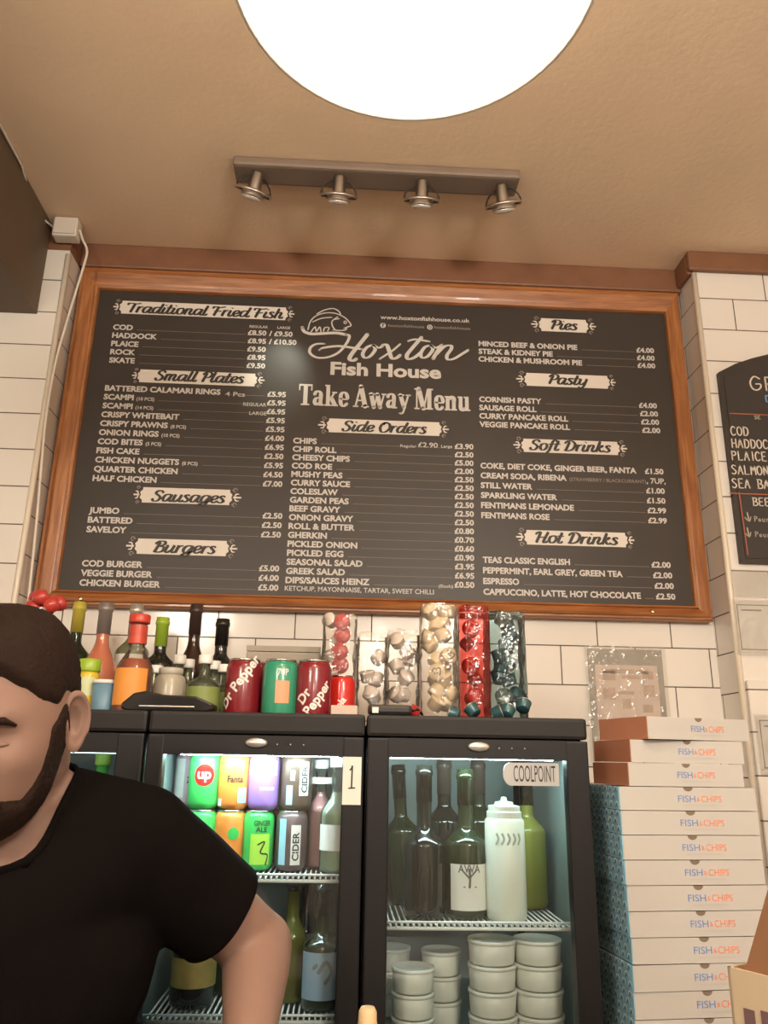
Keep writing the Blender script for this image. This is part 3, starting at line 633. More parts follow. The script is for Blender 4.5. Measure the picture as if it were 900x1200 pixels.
r = ray(486, -29); lc = CAM + r * (.85 / r[2])
LR = 216 / F * (Vector((.0450343, .95386059, .2968533)).dot(r * (.85 / r[2])))
pend = thing('pendant_lamp', 'large glowing dome pendant lamp hanging from the ceiling', 'lamp', (lc[0], lc[1], ZC)); PLc = Vector(pend.location)
mb = MB(); pr = []
for k in range(15):
    a = PI / 2 * k / 14; pr.append((max(LR * math.cos(a) ** .8, .02), LR * .72 * math.sin(a)))
inner = [(max(r_ - .004, .018), z_ - .004 if i else z_) for i, (r_, z_) in enumerate(pr)]
mb.lathe(inner[::-1] + [(LR - .001, -.003)] + pr, (lc[0], lc[1], lc[2]), 56, cap=False); part(mb, 'shade', OPAL, pend, PLc)
mb = MB(); mb.tube([(lc[0] + LR * math.cos(k * PI / 32), lc[1] + LR * math.sin(k * PI / 32), lc[2] - .002) for k in range(64)], .0035, 8, True); part(mb, 'rim', mat('pale rim', (.85, .78, .68, 1), .4), pend, PLc)
mb = MB(); bz = lc[2] + .10
mb.lathe([(.001, -.075), (.03, -.068), (.052, -.045), (.06, -.012), (.054, .022), (.032, .055), (.02, .07)], (lc[0], lc[1], bz), 24); part(mb, 'bulb', BULB, pend, PLc)
mb = MB(); mb.lathe([(.022, 0), (.024, .01), (.024, .05), (.012, .06)], (lc[0], lc[1], bz + .068), 20); part(mb, 'lamp_holder', DARKM, pend, PLc)
mb = MB(); mb.tube([(lc[0], lc[1], bz + .12), (lc[0], lc[1], ZC - .02)], .004); part(mb, 'cord', DARKM, pend, PLc)
mb = MB(); mb.lathe([(.006, -.035), (.05, -.02), (.055, -.001)], (lc[0], lc[1], ZC), 24); part(mb, 'ceiling_rose', DARKM, pend, PLc)

# four-way spotlight bar
def cz(px, py, h): r = ray(px, py); return CAM + r * ((ZC - h - CAM[2]) / r[2])
pa, pb = cz(272, 186, .02), cz(608, 213, .02)
ya = (pa[1] + pb[1]) / 2 + .03
bar_t = thing('spotlight_bar', 'four-way spotlight bar fixed to the ceiling above the menu board', 'spotlight', ((pa[0] + pb[0]) / 2, ya, ZC)); BL_ = Vector(bar_t.location)
mb = MB(); mb.box(((pa[0] + pb[0]) / 2, ya, ZC - .014), (pb[0] - pa[0], .075, .028), bev=.008); part(mb, 'mounting_bar', mat('dusty bronze', (.24, .18, .14, 1), .6, .2, var=.2), bar_t, BL_)
for i, (px, py, tl) in enumerate([(297, 224, -.30), (397, 229, -.05), (494, 234, .0), (590, 239, .22)]):
    hp = at(px, py, ya + 2.1 + .012)
    c = Vector(hp); ax = Vector((tl * .9, .50, -.85)).normalized(); Rm = ax.to_track_quat('Z', 'Y').to_matrix()
    h = MB(); h.lathe([(.010, -.050), (.0155, -.046), (.0165, -.010), (.024, .000), (.030, .008), (.031, .014), (.026, .016)], c, 22, Rm); H = part(h, 'spot_head', STEEL, bar_t, BL_)
    s = MB(); s.tube([Vector((hp[0], ya, ZC - .026)), Vector((hp[0], ya, ZC - .034)), c - ax * .046], .007, 10); part(s, 'stem', STEEL, H, BL_)
    g = MB(); g.tube([c + ax * .002 + Rm @ Vector((.046 * math.cos(k * PI / 20), .046 * math.sin(k * PI / 20), 0)) for k in range(40)], .0038, 8, True); part(g, 'ring', STEEL, H, BL_)
    g = MB(); g.tube([c + ax * .002 + Rm @ Vector((.046 * math.cos(t), 0, -.04 * math.sin(t))) for t in [PI * k / 14 for k in range(15)]], .0022, 8); part(g, 'yoke', DARKM, H, BL_)
    g = MB(); g.tube([c + ax * .004 + Rm @ Vector((-.046, 0, 0)), c + ax * .004 + Rm @ Vector((-.03, 0, 0))], .003, 8); g.tube([c + ax * .004 + Rm @ Vector((.046, 0, 0)), c + ax * .004 + Rm @ Vector((.03, 0, 0))], .003, 8); part(g, 'ring_pins', DARKM, H, BL_)
    g = MB(); g.lathe([(.001, -.002), (.026, -.002), (.028, .003), (.018, .008), (.001, .010)], c + ax * .015, 20, Rm); part(g, 'lamp', mat('spot lens', (.80, .77, .72, 1), .12, .5), H, BL_)
sl = bpy.data.lights.new('spot_beam', 'SPOT'); sl.energy = 5; sl.spot_size = math.radians(34); sl.spot_blend = .9; sl.color = (.93, 1, .82); sl.shadow_soft_size = .02
so = bpy.data.objects.new('spot_beam', sl); COL.objects.link(so); so.location = (wx(330, 229, ya + 2.13), ya + .06, ZC - .15)
tgt = at(325, 440, DP); so.rotation_euler = (tgt - Vector(so.location)).to_track_quat('-Z', 'Y').to_euler()

# junction box and cable on the left pier
WHITEP = mat('white plastic', (.72, .66, .58, 1), .4)
jb = at(77, 272, D_PIER - .03)
jt = thing('junction_box', 'small white junction box with a cable at the ceiling corner', 'junction box', (jb[0], YP, jb[2] - .03)); JL = Vector(jt.location)
mb = MB(); mb.box((jb[0], YP - .022, ZC - .034), (.068, .04, .062), bev=.005); part(mb, 'box', WHITEP, jt, JL)
mb = MB(); mb.box((jb[0], YP - .044, ZC - .034), (.058, .005, .052), bev=.002); part(mb, 'lid', WHITEP, jt, JL)
cw = [(jb[0] + .034, YP - .02, ZC - .03)] + [tuple(at(px, py, d)) for px, py, d in [(97, 281, 1.965), (102, 294, 1.97), (98, 312, 1.972), (88, 345, 1.975), (76, 385, 1.977), (64, 430, 1.978), (54, 490, 1.978), (49, 540, 1.978), (44, 600, 1.978), (38, 660, 1.978), (33, 705, 1.978)]]
cw2 = [(jb[0] - .034, YP - .02, ZC - .03), (jb[0] - .06, YP - .05, ZC - .02), (jb[0] - .066, YP - .14, ZC - .008)] + [(wx(44, 365, D_PIER) + .008, YP - .25 - .3 * k, ZC - .006) for k in range(8)]
def smooth3(P, n=6):
    P = [Vector(p) for p in P]; out = []
    for i in range(len(P) - 1):
        a, b_, c_, d_ = P[max(i - 1, 0)], P[i], P[i + 1], P[min(i + 2, len(P) - 1)]
        for k in range(n): t = k / n; out.append(.5 * ((2 * b_) + (c_ - a) * t + (2 * a - 5 * b_ + 4 * c_ - d_) * t * t + (3 * b_ - a - 3 * c_ + d_) * t ** 3))
    return out + [P[-1]]
mb = MB(); mb.tube(smooth3(cw), .0035, 8); tag(mb.build('cable', WHITEP), 'white cable drooping from the junction box down the pier edge', 'cable')
mb = MB(); mb.tube(cw2, .003, 8); tag(mb.build('cable', WHITEP), 'thin white cable running along the dark beam at the ceiling', 'cable')

# ================================================================ COUNTERS
ZB = CAM[2] - .51                         # back counter top
CABM = mat('dark laminate', (.05, .042, .036, 1), .5); TOPM = mat('grey worktop', (.20, .18, .16, 1), .35, var=.3, bscale=90)
bc = thing('service_counter', 'dark counter carrying the coolers and the box stack', 'counter', (.1, YP - .35, 0)); BCL = Vector(bc.location)
mb = MB(); mb.box((0.1, YP - .345, ZB - .02), (2.6, .68, .04), bev=.004); part(mb, 'worktop', TOPM, bc, BCL)
mb = MB(); mb.box((0.1, YP - .32, (ZB - .04) / 2), (2.56, .6, ZB - .041)); part(mb, 'carcass', CABM, bc, BCL)
for k in range(4):
    mb = MB(); mb.box((-.86 + .64 * k, YP - .63, .52), (.62, .02, .9), bev=.004); dd = part(mb, 'door', CABM, bc, BCL)
    mb = MB(); mb.tube([(-.62 + .64 * k, YP - .655, .8), (-.62 + .64 * k, YP - .665, .82), (-.62 + .64 * k, YP - .665, .92), (-.62 + .64 * k, YP - .655, .94)], .005); part(mb, 'handle', STEEL, dd, BCL)
ZS = 1.10                                  # serving counter top
YS0, YS1 = -1.62, -1.20
sc = thing('serving_counter', 'serving counter in front of the person below the frame', 'counter', (.1, (YS0 + YS1) / 2, 0)); SCL = Vector(sc.location)
mb = MB(); mb.box((.1, (YS0 + YS1) / 2, ZS - .02), (2.6, YS1 - YS0, .04), bev=.004); part(mb, 'worktop', TOPM, sc, SCL)
mb = MB(); mb.box((.1, (YS0 + YS1) / 2 - .05, (ZS - .04) / 2), (2.5, .28, ZS - .041)); part(mb, 'front_panel', CABM, sc, SCL)

# ================================================================ BOTTLE COOLERS
BLK = mat('black cooler enamel', (.014, .012, .012, 1), .5, spec=.3, bump=.03); BLK2 = mat('black door frame', (.011, .010, .011, 1), .42, spec=.3)
LINER = mat('grey cooler liner', (.36, .44, .44, 1), .4, .3); WIRE = mat('white wire', (.85, .88, .88, 1), .35)
PANE = film('cooler glass', (.93, .96, .95, 1), rough=.03, ior=1.45, milk=.006, milkcol=(.7, .7, .7, 1))
CD = 1.40; ZT = CAM[2] + .056
def led(name, col, s): return mat(name, (1, 1, 1, 1), .5, emit=col, es=s)
def cooler(x0, x1, label, gl, gr, shelves, ledm, hinge):
    """x0..x1 outer sides; gl, gr glass edges; shelves heights"""
    t = thing('bottle_cooler', label, 'cooler', ((x0 + x1) / 2, Y(CD) + .02, ZB), group='bottle coolers on the back counter'); R = Vector(t.location)
    yf = Y(CD) + .045; yb = YW - .16; th = .007; zm = (ZT + ZB) / 2; xm = (x0 + x1) / 2; W = x1 - x0 - .003
    mb = MB()
    mb.box((x0 + .0015 + th / 2, (yf + yb) / 2, zm), (th, yb - yf, ZT - ZB)); mb.box((x1 - .0015 - th / 2, (yf + yb) / 2, zm), (th, yb - yf, ZT - ZB))
    mb.box((xm, yb - .01, zm), (W, .02, ZT - ZB)); mb.box((xm, (yf + yb) / 2, ZT - .02), (W, yb - yf, .04)); mb.box((xm, (yf + yb) / 2, ZB + .03), (W, yb - yf, .06))
    part(mb, 'cabinet', BLK, t, R)
    mb = MB(); i = th + .003
    for c, s in (((x0 + i, (yf + yb) / 2, zm), (.002, yb - yf - .05, ZT - ZB - .11)), ((x1 - i, (yf + yb) / 2, zm), (.002, yb - yf - .05, ZT - ZB - .11)), ((xm, yb - .023, zm), (W - .05, .002, ZT - ZB - .11)), ((xm, (yf + yb) / 2, ZT - .043), (W - .05, yb - yf - .05, .002)), ((xm, (yf + yb) / 2, ZB + .063), (W - .05, yb - yf - .05, .002))): mb.box(c, s)
    part(mb, 'liner', LINER, t, R)
    # top sheet with a raised front lip
    mb = MB(); mb.box((xm, yf - .028, ZT - .002), (W, .034, .036), bev=.006); part(mb, 'top_lip', BLK, t, R)
    # door: four frame bars, pane, handle edge, badge
    yd = Y(CD) + .012; dz1 = ZT - .022; dz0 = ZB + .03; gz1 = CAM[2] + .002; gz0 = ZB + .06
    mb = MB(); dt = .03
    mb.box(((x0 + .003 + gl) / 2, yd, (dz0 + dz1) / 2), (gl - x0 - .003, dt, dz1 - dz0), bev=.003); mb.box(((x1 - .003 + gr) / 2, yd, (dz0 + dz1) / 2), (x1 - .003 - gr, dt, dz1 - dz0), bev=.003)
    mb.box(((gl + gr) / 2, yd + .0005, (gz1 + dz1) / 2), (gr - gl + .002, dt - .001, dz1 - gz1)); mb.box(((gl + gr) / 2, yd + .0005, (gz0 + dz0) / 2), (gr - gl + .002, dt - .001, gz0 - dz0))
    dr = part(mb, 'door', BLK2, t, R)
    mb = MB(); mb.box(((gl + gr) / 2, yd, (gz0 + gz1) / 2), (gr - gl + .004, .004, gz1 - gz0 + .004)); part(mb, 'glass_pane', PANE, dr, R)
    mb = MB(); mb.lathe([(.001, 0), (.017, 0), (.019, .002), (.016, .004), (.001, .005)], (0, 0, 0), 24); mb.v = [(xm + v[0] * 1.0, yd - .0152 - v[2], (gz1 + dz1) / 2 + v[1] * .42 + .004) for v in mb.v]; part(mb, 'badge', mat('silver badge', (.55, .52, .48, 1), .35, .6), dr, R)
    mb = MB()
    for k in range(3): mb.lathe([(.001, 0), (.0016, 0), (.0014, .001), (.0005, .0012)], (xm + .035 + .022 * k, yd - .0152, (gz1 + dz1) / 2 + .002), 8, Matrix.Rotation(PI / 2, 3, 'X'))
    part(mb, 'screw', STEEL, dr, R)
    mb = MB(); mb.box((xm, yf + .03, ZT - .05), (W - .09, .014, .010)); mb.box((xm, yf + .03, ZT - .0445), (W - .07, .022, .001)); part(mb, 'light_strip', ledm, t, R)
    for zz in shelves:
        mb = MB()
        for k in range(34): x = x0 + .03 + (W - .06) * k / 33; mb.cone((x, yf + .015, zz - .003), (x, yb - .03, zz - .003), .0017, .0017, 6, False)
        for yy_ in (yf + .012, (yf + yb) / 2, yb - .04): mb.cone((x0 + .025, yy_, zz - .006), (x1 - .025, yy_, zz - .006), .003, .003, 8, False)
        mb.cone((x0 + .025, yf + .010, zz + .004), (x1 - .025, yf + .010, zz + .004), .002, .002, 8, False)
        for k in range(34): x = x0 + .03 + (W - .06) * k / 33; mb.cone((x, yf + .011, zz - .006), (x, yf + .011, zz + .004), .0014, .0014, 6, False)
        part(mb, 'wire_shelf', WIRE, t, R)
    return t, dr, R, yd
XA = wx(168, 900, CD); XB = wx(428, 900, CD); XC = wx(692, 900, CD)
SH1 = CAM[2] - .192; SH2 = CAM[2] - .398; SH3 = CAM[2] - .262; SHB = ZB + .066
cooler(XA - .367, XA, 'black glass-door cooler mostly hidden behind the bearded person', XA - .33, wx(135, 890, CD), [SH1, SH2], led('dim cooler led', (.7, .95, 1, 1), 5), 0)
mid, middoor, midR, ydoor = cooler(XA, XB, 'brightly lit cooler full of drink cans, numbered 1 on its door', wx(190, 900, CD), wx(401, 900, CD), [SH1, SH2], led('bright cooler led', (.72, .95, 1, 1), 62), 0)
rgt, rdoor, rgtR, _ = cooler(XB, XC, 'black cooler holding wine bottles, a squeeze bottle and white tubs', wx(456, 900, CD), wx(664, 900, CD), [SH3], led('soft cooler led', (.72, .97, .95, 1), 42), 0)
yd = ydoor - .0155
mb = MB(); a, b = at(413, 887, CD), at(413, 943, CD); mb.box((a[0], yd, (a[2] + b[2]) / 2), (.031, .001, a[2] - b[2])); 
st = thing('number_sticker', 'white paper sticker with handwritten 1 between two cooler doors', 'sticker', (a[0], yd, b[2])); part(mb, 'paper', mat('sticker paper', (.78, .74, .68, 1), .6), st, Vector(st.location))
mb = MB(); put_chalk(mb, '1', lambda u, v: (u, yd - .0009, v), a[0] - .006, (a[2] + b[2]) / 2 - .012, .036, .022, .0028); part(mb, 'handwriting', INK, st, Vector(st.location))
# maker's plate on the right door glass
a, b = at(590, 892, CD), at(657, 923, CD); zc_ = (a[2] + b[2]) / 2; hh = (a[2] - b[2]) / 2 - .002
poly = [(b[0], zc_ - hh), (b[0], zc_ + hh)] + [(a[0] + hh * .7 - hh * .7 * math.sin(k * PI / 10), zc_ + hh * math.cos(k * PI / 10)) for k in range(11)]
mp = thing('maker_plate', 'silver pill-shaped nameplate on the cooler door glass above the squeeze bottle', 'nameplate', (b[0], ydoor - .005, zc_ - hh)); MPL = Vector(mp.location)
mb = MB(); mb.prism(poly, lambda u, v, t: (u, t, v), ydoor - .0028, ydoor - .0055); part(mb.recalc(), 'plate', mat('silver plate', (.50, .50, .50, 1), .3, .55), mp, MPL)
mb = MB(); put_text(mb, 'COOLPOINT', lambda u, v: (u, ydoor - .0062, v), .026, width=.072, x0=a[0] + .018, y0=zc_ - .012, bold=.0); part(mb, 'lettering', INK, mp, MPL)

# ================================================================ BOTTLES, CANS AND POTS
DARKG = mat('dark bottle glass', (.012, .012, .009, 1), .08, spec=.6); GREENG = mat('green bottle glass', (.02, .03, .012, 1), .08, spec=.6)
CLEARG = film('clear bottle glass', (.90, .90, .86, 1), rough=.04, ior=1.5, milk=.06, milkcol=(.7, .65, .55, 1))
LABW = mat('white label', (.74, .72, .68, 1), .6)
def curved(R0, c, a0=-PI / 2):
    """plane (u along the girth, v up) -> surface of a cylinder round c, u=0 facing the room"""
    return lambda u, v: (c[0] + R0 * math.cos(a0 + u / R0), c[1] + R0 * math.sin(a0 + u / R0), c[2] + v)
def band(mb, R0, c, u0, u1, v0, v1, n=14, m=2):
    f = curved(R0, c); vs = []; fs = []
    for j in range(m + 1):
        for i in range(n + 1): vs.append(f(u0 + (u1 - u0) * i / n, v0 + (v1 - v0) * j / m))
    for j in range(m):
        for i in range(n): a = j * (n + 1) + i; fs.append((a, a + 1, a + n + 2, a + n + 1))
    mb.add(vs, fs, True)
def bottle_profile(H, R, nr, body, kind='wine'):
    sh = {'wine': [(0, 0), (.06, .05), (.35, .06), (.7, .12), (.92, .2), (1, .3)], 'slope': [(0, 0), (.08, .1), (.35, .3), (.6, .5), (.85, .75), (1, 1)], 'hock': [(0, 0), (.1, .12), (.35, .35), (.65, .68), (.9, .92), (1, 1)]}[kind]
    nb = H * body; nt_ = H * (.70 if kind != 'wine' else body + .13)
    pr = [(R * .82, 0), (R * .97, .004), (R, .012), (R, nb)]
    for k in range(1, 9):
        t = k / 8; s = t * t * (3 - 2 * t); pr.append((R + (nr - R) * s, nb + (nt_ - nb) * t))
    pr += [(nr, H * .93), (nr * 1.12, H * .935), (nr * 1.12, H * .965), (nr, H * .97), (nr * .98, H), (.001, H)]
    return pr
def bottle(name, label, x, d, z, H, R, glass, nr=None, body=.55, kind='wine', cap=None, cap_h=.25, lab=None, lab_v=(.14, .40), lab_ang=1.9, liquid=None, group=None, cat='bottle', text=None, neckband=None, capshape='capsule', tilt=None, sub=None):
    nr = nr or R * .36
    t = thing(name, label, cat, (x, Y(d), z), group=group)
    if tilt: t.rotation_euler = tilt
    pr = bottle_profile(H, R, nr, body, kind)
    mb = MB(); mb.lathe(pr, n=28); mb.build('glass_body', glass, t)
    if liquid:
        lp = [(max(r_ - .002, .001), max(z_, .003)) for r_, z_ in pr if z_ < H * liquid[1]]; lp.append((.001, lp[-1][1])); mb = MB(); mb.lathe(lp, n=24); mb.build('liquid', liquid[0], t)
    if cap:
        mb = MB()
        if capshape == 'capsule': mb.lathe([(nr * 1.08, H * (1 - cap_h)), (nr * 1.08, H * .93), (nr * 1.2, H * .935), (nr * 1.2, H * .968), (nr * 1.1, H * .972), (nr * 1.08, H * 1.003), (.001, H * 1.004)], n=22)
        else: mb.lathe([(nr * 1.3, H * (1 - cap_h)), (nr * 1.35, H * (1 - cap_h) + .002), (nr * 1.35, H * .995), (nr * 1.2, H * 1.005), (.001, H * 1.006)], n=24, wob=lambda a, zz: 1 + .02 * math.cos(16 * a))
        mb.build('cap' if capshape != 'capsule' else 'capsule', cap, t)
    if neckband: mb = MB(); mb.lathe([(nr * 1.15, H * neckband[1]), (nr * 1.12, H * neckband[2])], n=22, cap=False); mb.build('neck_label', neckband[0], t)
    if lab:
        mb = MB(); band(mb, R + .0006, (0, 0, 0), -R * lab_ang, R * lab_ang, H * lab_v[0], H * lab_v[1]); L = mb.build('label', lab, t)
        if text:
            mb = MB(); text(mb, curved(R + .0012, (0, 0, 0))); mb.build('label_print', sub or INK, L)
    return t
LIMEC = mat('lime capsule', (.30, .45, .04, 1), .35)
ALU = mat('can aluminium', (.70, .69, .66, 1), .25, 1)
def can(label, x, d, z, m, s=1.0, rz=0.0, prints=(), group=None, tilt=None):
    t = thing('drink_can', label, 'can', (x, Y(d), z), rz, group)
    R, H = .033 * s, .115 * s
    mb = MB(); mb.lathe([(R * .75, 0), (R * .82, .002 * s), (R * .97, .009 * s), (R, .014 * s), (R, .098 * s), (R * .95, .104 * s), (R * .84, .111 * s)], n=30); mb.build('can_body', m, t)
    mb = MB(); mb.lathe([(R * .84, .110 * s), (R * .87, .113 * s), (R * .86, .115 * s), (R * .82, .1145 * s), (R * .80, .111 * s), (.001, .111 * s)], n=28); lid = mb.build('lid', ALU, t)
    mb = MB(); mb.box((0, -R * .2, .1122 * s), (R * .4, R * .7, .001), bev=.0004); mb.build('pull_tab', ALU, lid)
    for k_, (nm, mm, fn) in enumerate(sorted(prints, key=lambda q: any(z in q[0] for z in ('lettering', 'squiggle')))):
        mb = MB(); fn(mb, curved(R + .0005 + .0003 * k_, (0, 0, 0)), s); mb.build(nm, mm, t)
    return t
def top_h(px, py, d, base): return wz(px, py, d) - base
RED = mat('dark red enamel', (.20, .012, .02, 1), .25, coat=.3); WHT = mat('white ink', (.80, .76, .72, 1), .4)
TEAL = mat('green can enamel', (.03, .27, .16, 1), .28, coat=.3); BRT = mat('bright red enamel', (.55, .02, .015, 1), .25, coat=.3)
ORG = mat('orange enamel', (.80, .25, .05, 1), .3); PUR = mat('purple enamel', (.30, .16, .45, 1), .3); GRN = mat('bright green enamel', (.06, .50, .10, 1), .3)
BRN = mat('brown can enamel', (.11, .07, .05, 1), .3, .3); PNK = mat('pink can enamel', (.62, .42, .46, 1), .3); PEACH = mat('peach print', (.75, .33, .18, 1), .4); LIME = mat('lime print', (.45, .75, .08, 1), .4); PALEB = mat('pale blue print', (.35, .62, .75, 1), .4)
SUGR = mat('brushed can silver', (.42, .42, .44, 1), .3, .7)
ZTOP = ZT + .0005
def diag(s1, s2=None, k=1.0):
    def f(mb, fn, s):
        ca, sa = math.cos(.95), math.sin(.95)
        g = lambda u, v: fn((u * ca - v * sa) * s, .052 * s + (u * sa + v * ca) * s)
        if s2: put_text(mb, s1, g, .017 * k, x0=-.028, y0=.006, bold=.03); put_text(mb, s2, g, .017 * k, x0=-.036, y0=-.017, bold=.03)
        else: put_text(mb, s1, g, .019 * k, x0=-.030, y0=-.007, bold=.03)
    return f
def rect(u0, u1, v0, v1):
    def f(mb, fn, s):
        n = 8; vs = [fn((u0 + (u1 - u0) * i / n) * s, v * s) for v in (v0, v1) for i in range(n + 1)]; mb.add(vs, [(i, i + 1, i + n + 2, i + n + 1) for i in range(n)])
    return f
def words(lines, lift=0):
    def f(mb, fn, s):
        for txt_, u, v, cap, w_ in lines: put_text(mb, txt_, lambda a, b: fn(a * s, b * s), cap, width=w_, align='L', x0=u, y0=v, bold=.02)
    return f
def disc(u, v, r):
    def f(mb, fn, s):
        vs = [fn(u * s, v * s)]; fs = []
        for q in range(1, 6): vs += [fn((u + r * q / 5 * math.cos(k * PI / 10)) * s, (v + r * q / 5 * math.sin(k * PI / 10)) * s) for k in range(20)]
        for k in range(20):
            k2 = (k + 1) % 20; fs.append((0, 1 + k, 1 + k2))
            for q in range(4): fs.append((1 + q * 20 + k, 1 + q * 20 + 20 + k, 1 + q * 20 + 20 + k2, 1 + q * 20 + k2))
        mb.add(vs, fs)
    return f
def vwords(s_, u, v, cap):
    def f(mb, fn, s): put_text(mb, s_, lambda a, b: fn((u - b) * s, (v + a) * s), cap, bold=.03)
    return f
G1 = 'drink cans on top of the coolers'
can('dark red can with slanted white lettering, left of the green can on the coolers', wx(285, 810, 1.50), 1.50, ZTOP, RED, 1.0, -.55, [('lettering', WHT, diag('Dr Pepper', None, .93)), ('small_panel', PEACH, rect(-.012, .012, .008, .016))], G1)
can('green can with peach picture between the two dark red cans', wx(328, 810, 1.475), 1.475, ZTOP, TEAL, .98, 0, [('picture', PEACH, rect(-.006, .02, .035, .075)), ('lettering', WHT, words([('7UP', -.003, .085, .011, .02)]))], G1)
can('dark red can with two slanted white words right of green can', wx(367, 810, 1.475), 1.475, ZTOP, RED, .98, .1, [('lettering', WHT, diag('Dr', 'Pepper', 1.0))], G1)
can('bright red can beside the small white carton', wx(400, 810, 1.53), 1.53, ZTOP, BRT, .80, 0, [('lettering', WHT, diag('Cola', None, .8))], G1)
can('dark red can peeping out behind the green can', wx(316, 790, 1.575), 1.575, ZTOP, RED, 1.02, 1.5, (), G1)
can('dark red can peeping out behind the two-word can', wx(357, 790, 1.575), 1.575, ZTOP, RED, 1.02, 1.5, (), G1)
# cans on the shelves of the middle cooler (short cans two high)
G2 = 'drink cans in the middle cooler'; s = .86; zl = SH1 + .001; zu = zl + .0992; d = 1.545
low = [(206, mat('cola brown enamel', (.12, .03, .03, 1), .3), 'dark can in the lower row under the pink and white can', ()),
       (238, GRN, 'green can hidden under the red-spotted green can in bright cooler', ()),
       (271, ORG, 'orange can standing under the white-topped orange can', [('leaf_print', GRN, disc(.012, .07, .012))]),
       (304, GRN, 'lime green can with black script in the lower row', [('yellow_panel', LIME, rect(-.012, .03, .012, .07)), ('lettering', INK, words([('GINGER', -.006, .086, .010, .036), ('ALE', -.002, .074, .009, .024)])), ('squiggle', INK, lambda mb, fn, s: stroke(mb, [(0.004, .05), (.018, .055), (.01, .035), (.026, .03), (.022, .012)], lambda u, v: fn(u * s, v * s), .003))]),
       (343, mat('dark can enamel', (.13, .085, .085, 1), .3, .2), 'dark can with a white vertical panel and a pale stripe, lower row', [('white_panel', WHT, rect(.001, .022, .012, .088)), ('lettering', INK, vwords('CIDER', .018, .02, .013)), ('pale_stripe', PALEB, rect(-.026, -.010, .012, .1))])]
upp = [(204, PNK, 'pink and white can on top beside the red-spotted green can', [('lettering', INK, words([('ZERO', 0, .05, .012, .026)])), ('white_panel', WHT, rect(-.03, -.006, .02, .1))]),
       (237, GRN, 'bright green can with a red spot, upper row', [('red_spot', BRT, disc(.004, .068, .022)), ('lettering', WHT, words([('up', -.010, .061, .02, .028)]))]),
       (272, ORG, 'orange can glaring white at the top, upper row', [('lettering', INK, words([('Fanta', -.010, .055, .013, .034)])), ('blue_panel', PALEB, rect(.014, .034, .014, .044)), ('white_panel', WHT, rect(-.034, -.022, .008, .022))]),
       (307, PUR, 'purple can glaring white at the top, upper row', [('lettering', WHT, words([('FRUIT FLAVOUR', -.004, .04, .006, .032)])), ('white_panel', WHT, rect(-.034, .034, .07, .098))]),
       (346, BRN, 'brown can with a white vertical panel, standing on the dark can with pale stripe', [('white_panel', WHT, rect(.008, .030, .03, .098)), ('lettering', INK, vwords('CIDER', .026, .036, .013)), ('blue_panel', PALEB, rect(-.020, -.006, .012, .05)), ('top_panel', WHT, rect(-.012, -.002, .06, .08))])]
for row, zz in ((low, zl), (upp, zu)):
    for k_, (px, m, lab, pr) in enumerate(row): can(lab, wx(px, 950, d) if k_ else XA + .041, d if k_ else 1.605, zz, m, s, 0, pr, G2)
# pink and green small bottles right of the cans
PINKL = mat('pink drink', (.55, .22, .25, 1), .25, coat=.3); WHITECAP = mat('white cap', (.78, .76, .72, 1), .35); MINTL = mat('mint drink', (.45, .62, .45, 1), .3, coat=.2)
bottle('drink_bottle', 'pink soft drink bottle with white cap right of the stacked cans', wx(374, 990, 1.575), 1.575, zl, .186, .028, CLEARG, .011, .52, 'slope', WHITECAP, .08, WHT, (.78, .84), 1.2, (PINKL, .9), capshape='screw')
bottle('drink_bottle', 'pale green drink bottle with white cap beside the numbered sticker', wx(394, 990, 1.505), 1.505, zl, .19, .029, CLEARG, .011, .5, 'slope', WHITECAP, .08, WHT, (.2, .42), 1.4, (MINTL, .9), capshape='screw')
bottle('drink_bottle', 'green drink bottle glimpsed in the cooler between ear and shoulder', wx(121, 893, 1.56), 1.56, zl, .19, .028, mat('lit green glass', (.10, .45, .06, 1), .2), .011, .5, 'slope', LIMEC, .1, capshape='screw')
# back row of the upper shelf, dimly seen between the cans
for px, m, lab in ((290, TEAL, 'green can behind the orange and purple cans'), (326, RED, 'dark red can behind the purple and brown cans')): can(lab, wx(px, 950, 1.67), 1.67, zl, m, s, 0, (), G2)
# lower shelf of the middle cooler
zl2 = SH2 + .001; GOLD = mat('gold label', (.42, .31, .10, 1), .5, .3, var=.3, bscale=200); BLUEL = mat('light blue label', (.35, .50, .66, 1), .5, var=.1); PURL = mat('violet label', (.22, .2, .5, 1), .5)
G3 = 'bottles on the lower shelf of the middle cooler'
def prt(lines):
    return lambda mb, fn: [put_text(mb, a, fn, c, width=w_, align='C', x0=0, y0=v, bold=.02) for a, v, c, w_ in lines]
bottle('wine_bottle', 'dark wine bottle with a gold label behind the hanging arm', wx(226, 1150, 1.52), 1.52, zl2, .19, .037, DARKG, cap=DARKG, lab=GOLD, lab_v=(.17, .40), group=G3, body=.5)
bottle('wine_bottle', 'dark bottle with a pale oval label just behind the forearm', wx(266, 1150, 1.60), 1.60, zl2, .19, .034, GREENG, cap=DARKG, lab=mat('pale label', (.5, .52, .58, 1), .5), lab_v=(.3, .6), lab_ang=.7, group=G3, body=.5)
bottle('drink_bottle', 'olive green bottle partly hidden by the elbow', wx(340, 1150, 1.55), 1.55, zl2, .19, .026, mat('olive glass', (.10, .10, .02, 1), .15), .011, .5, 'slope', DARKG, .1, group=G3)
bottle('drink_bottle', 'slim bottle with a violet label left of the blue-labelled bottle', wx(356, 1150, 1.62), 1.62, zl2, .188, .026, DARKG, .011, .5, 'slope', DARKG, .1, PURL, (.15, .5), 1.3, group=G3)
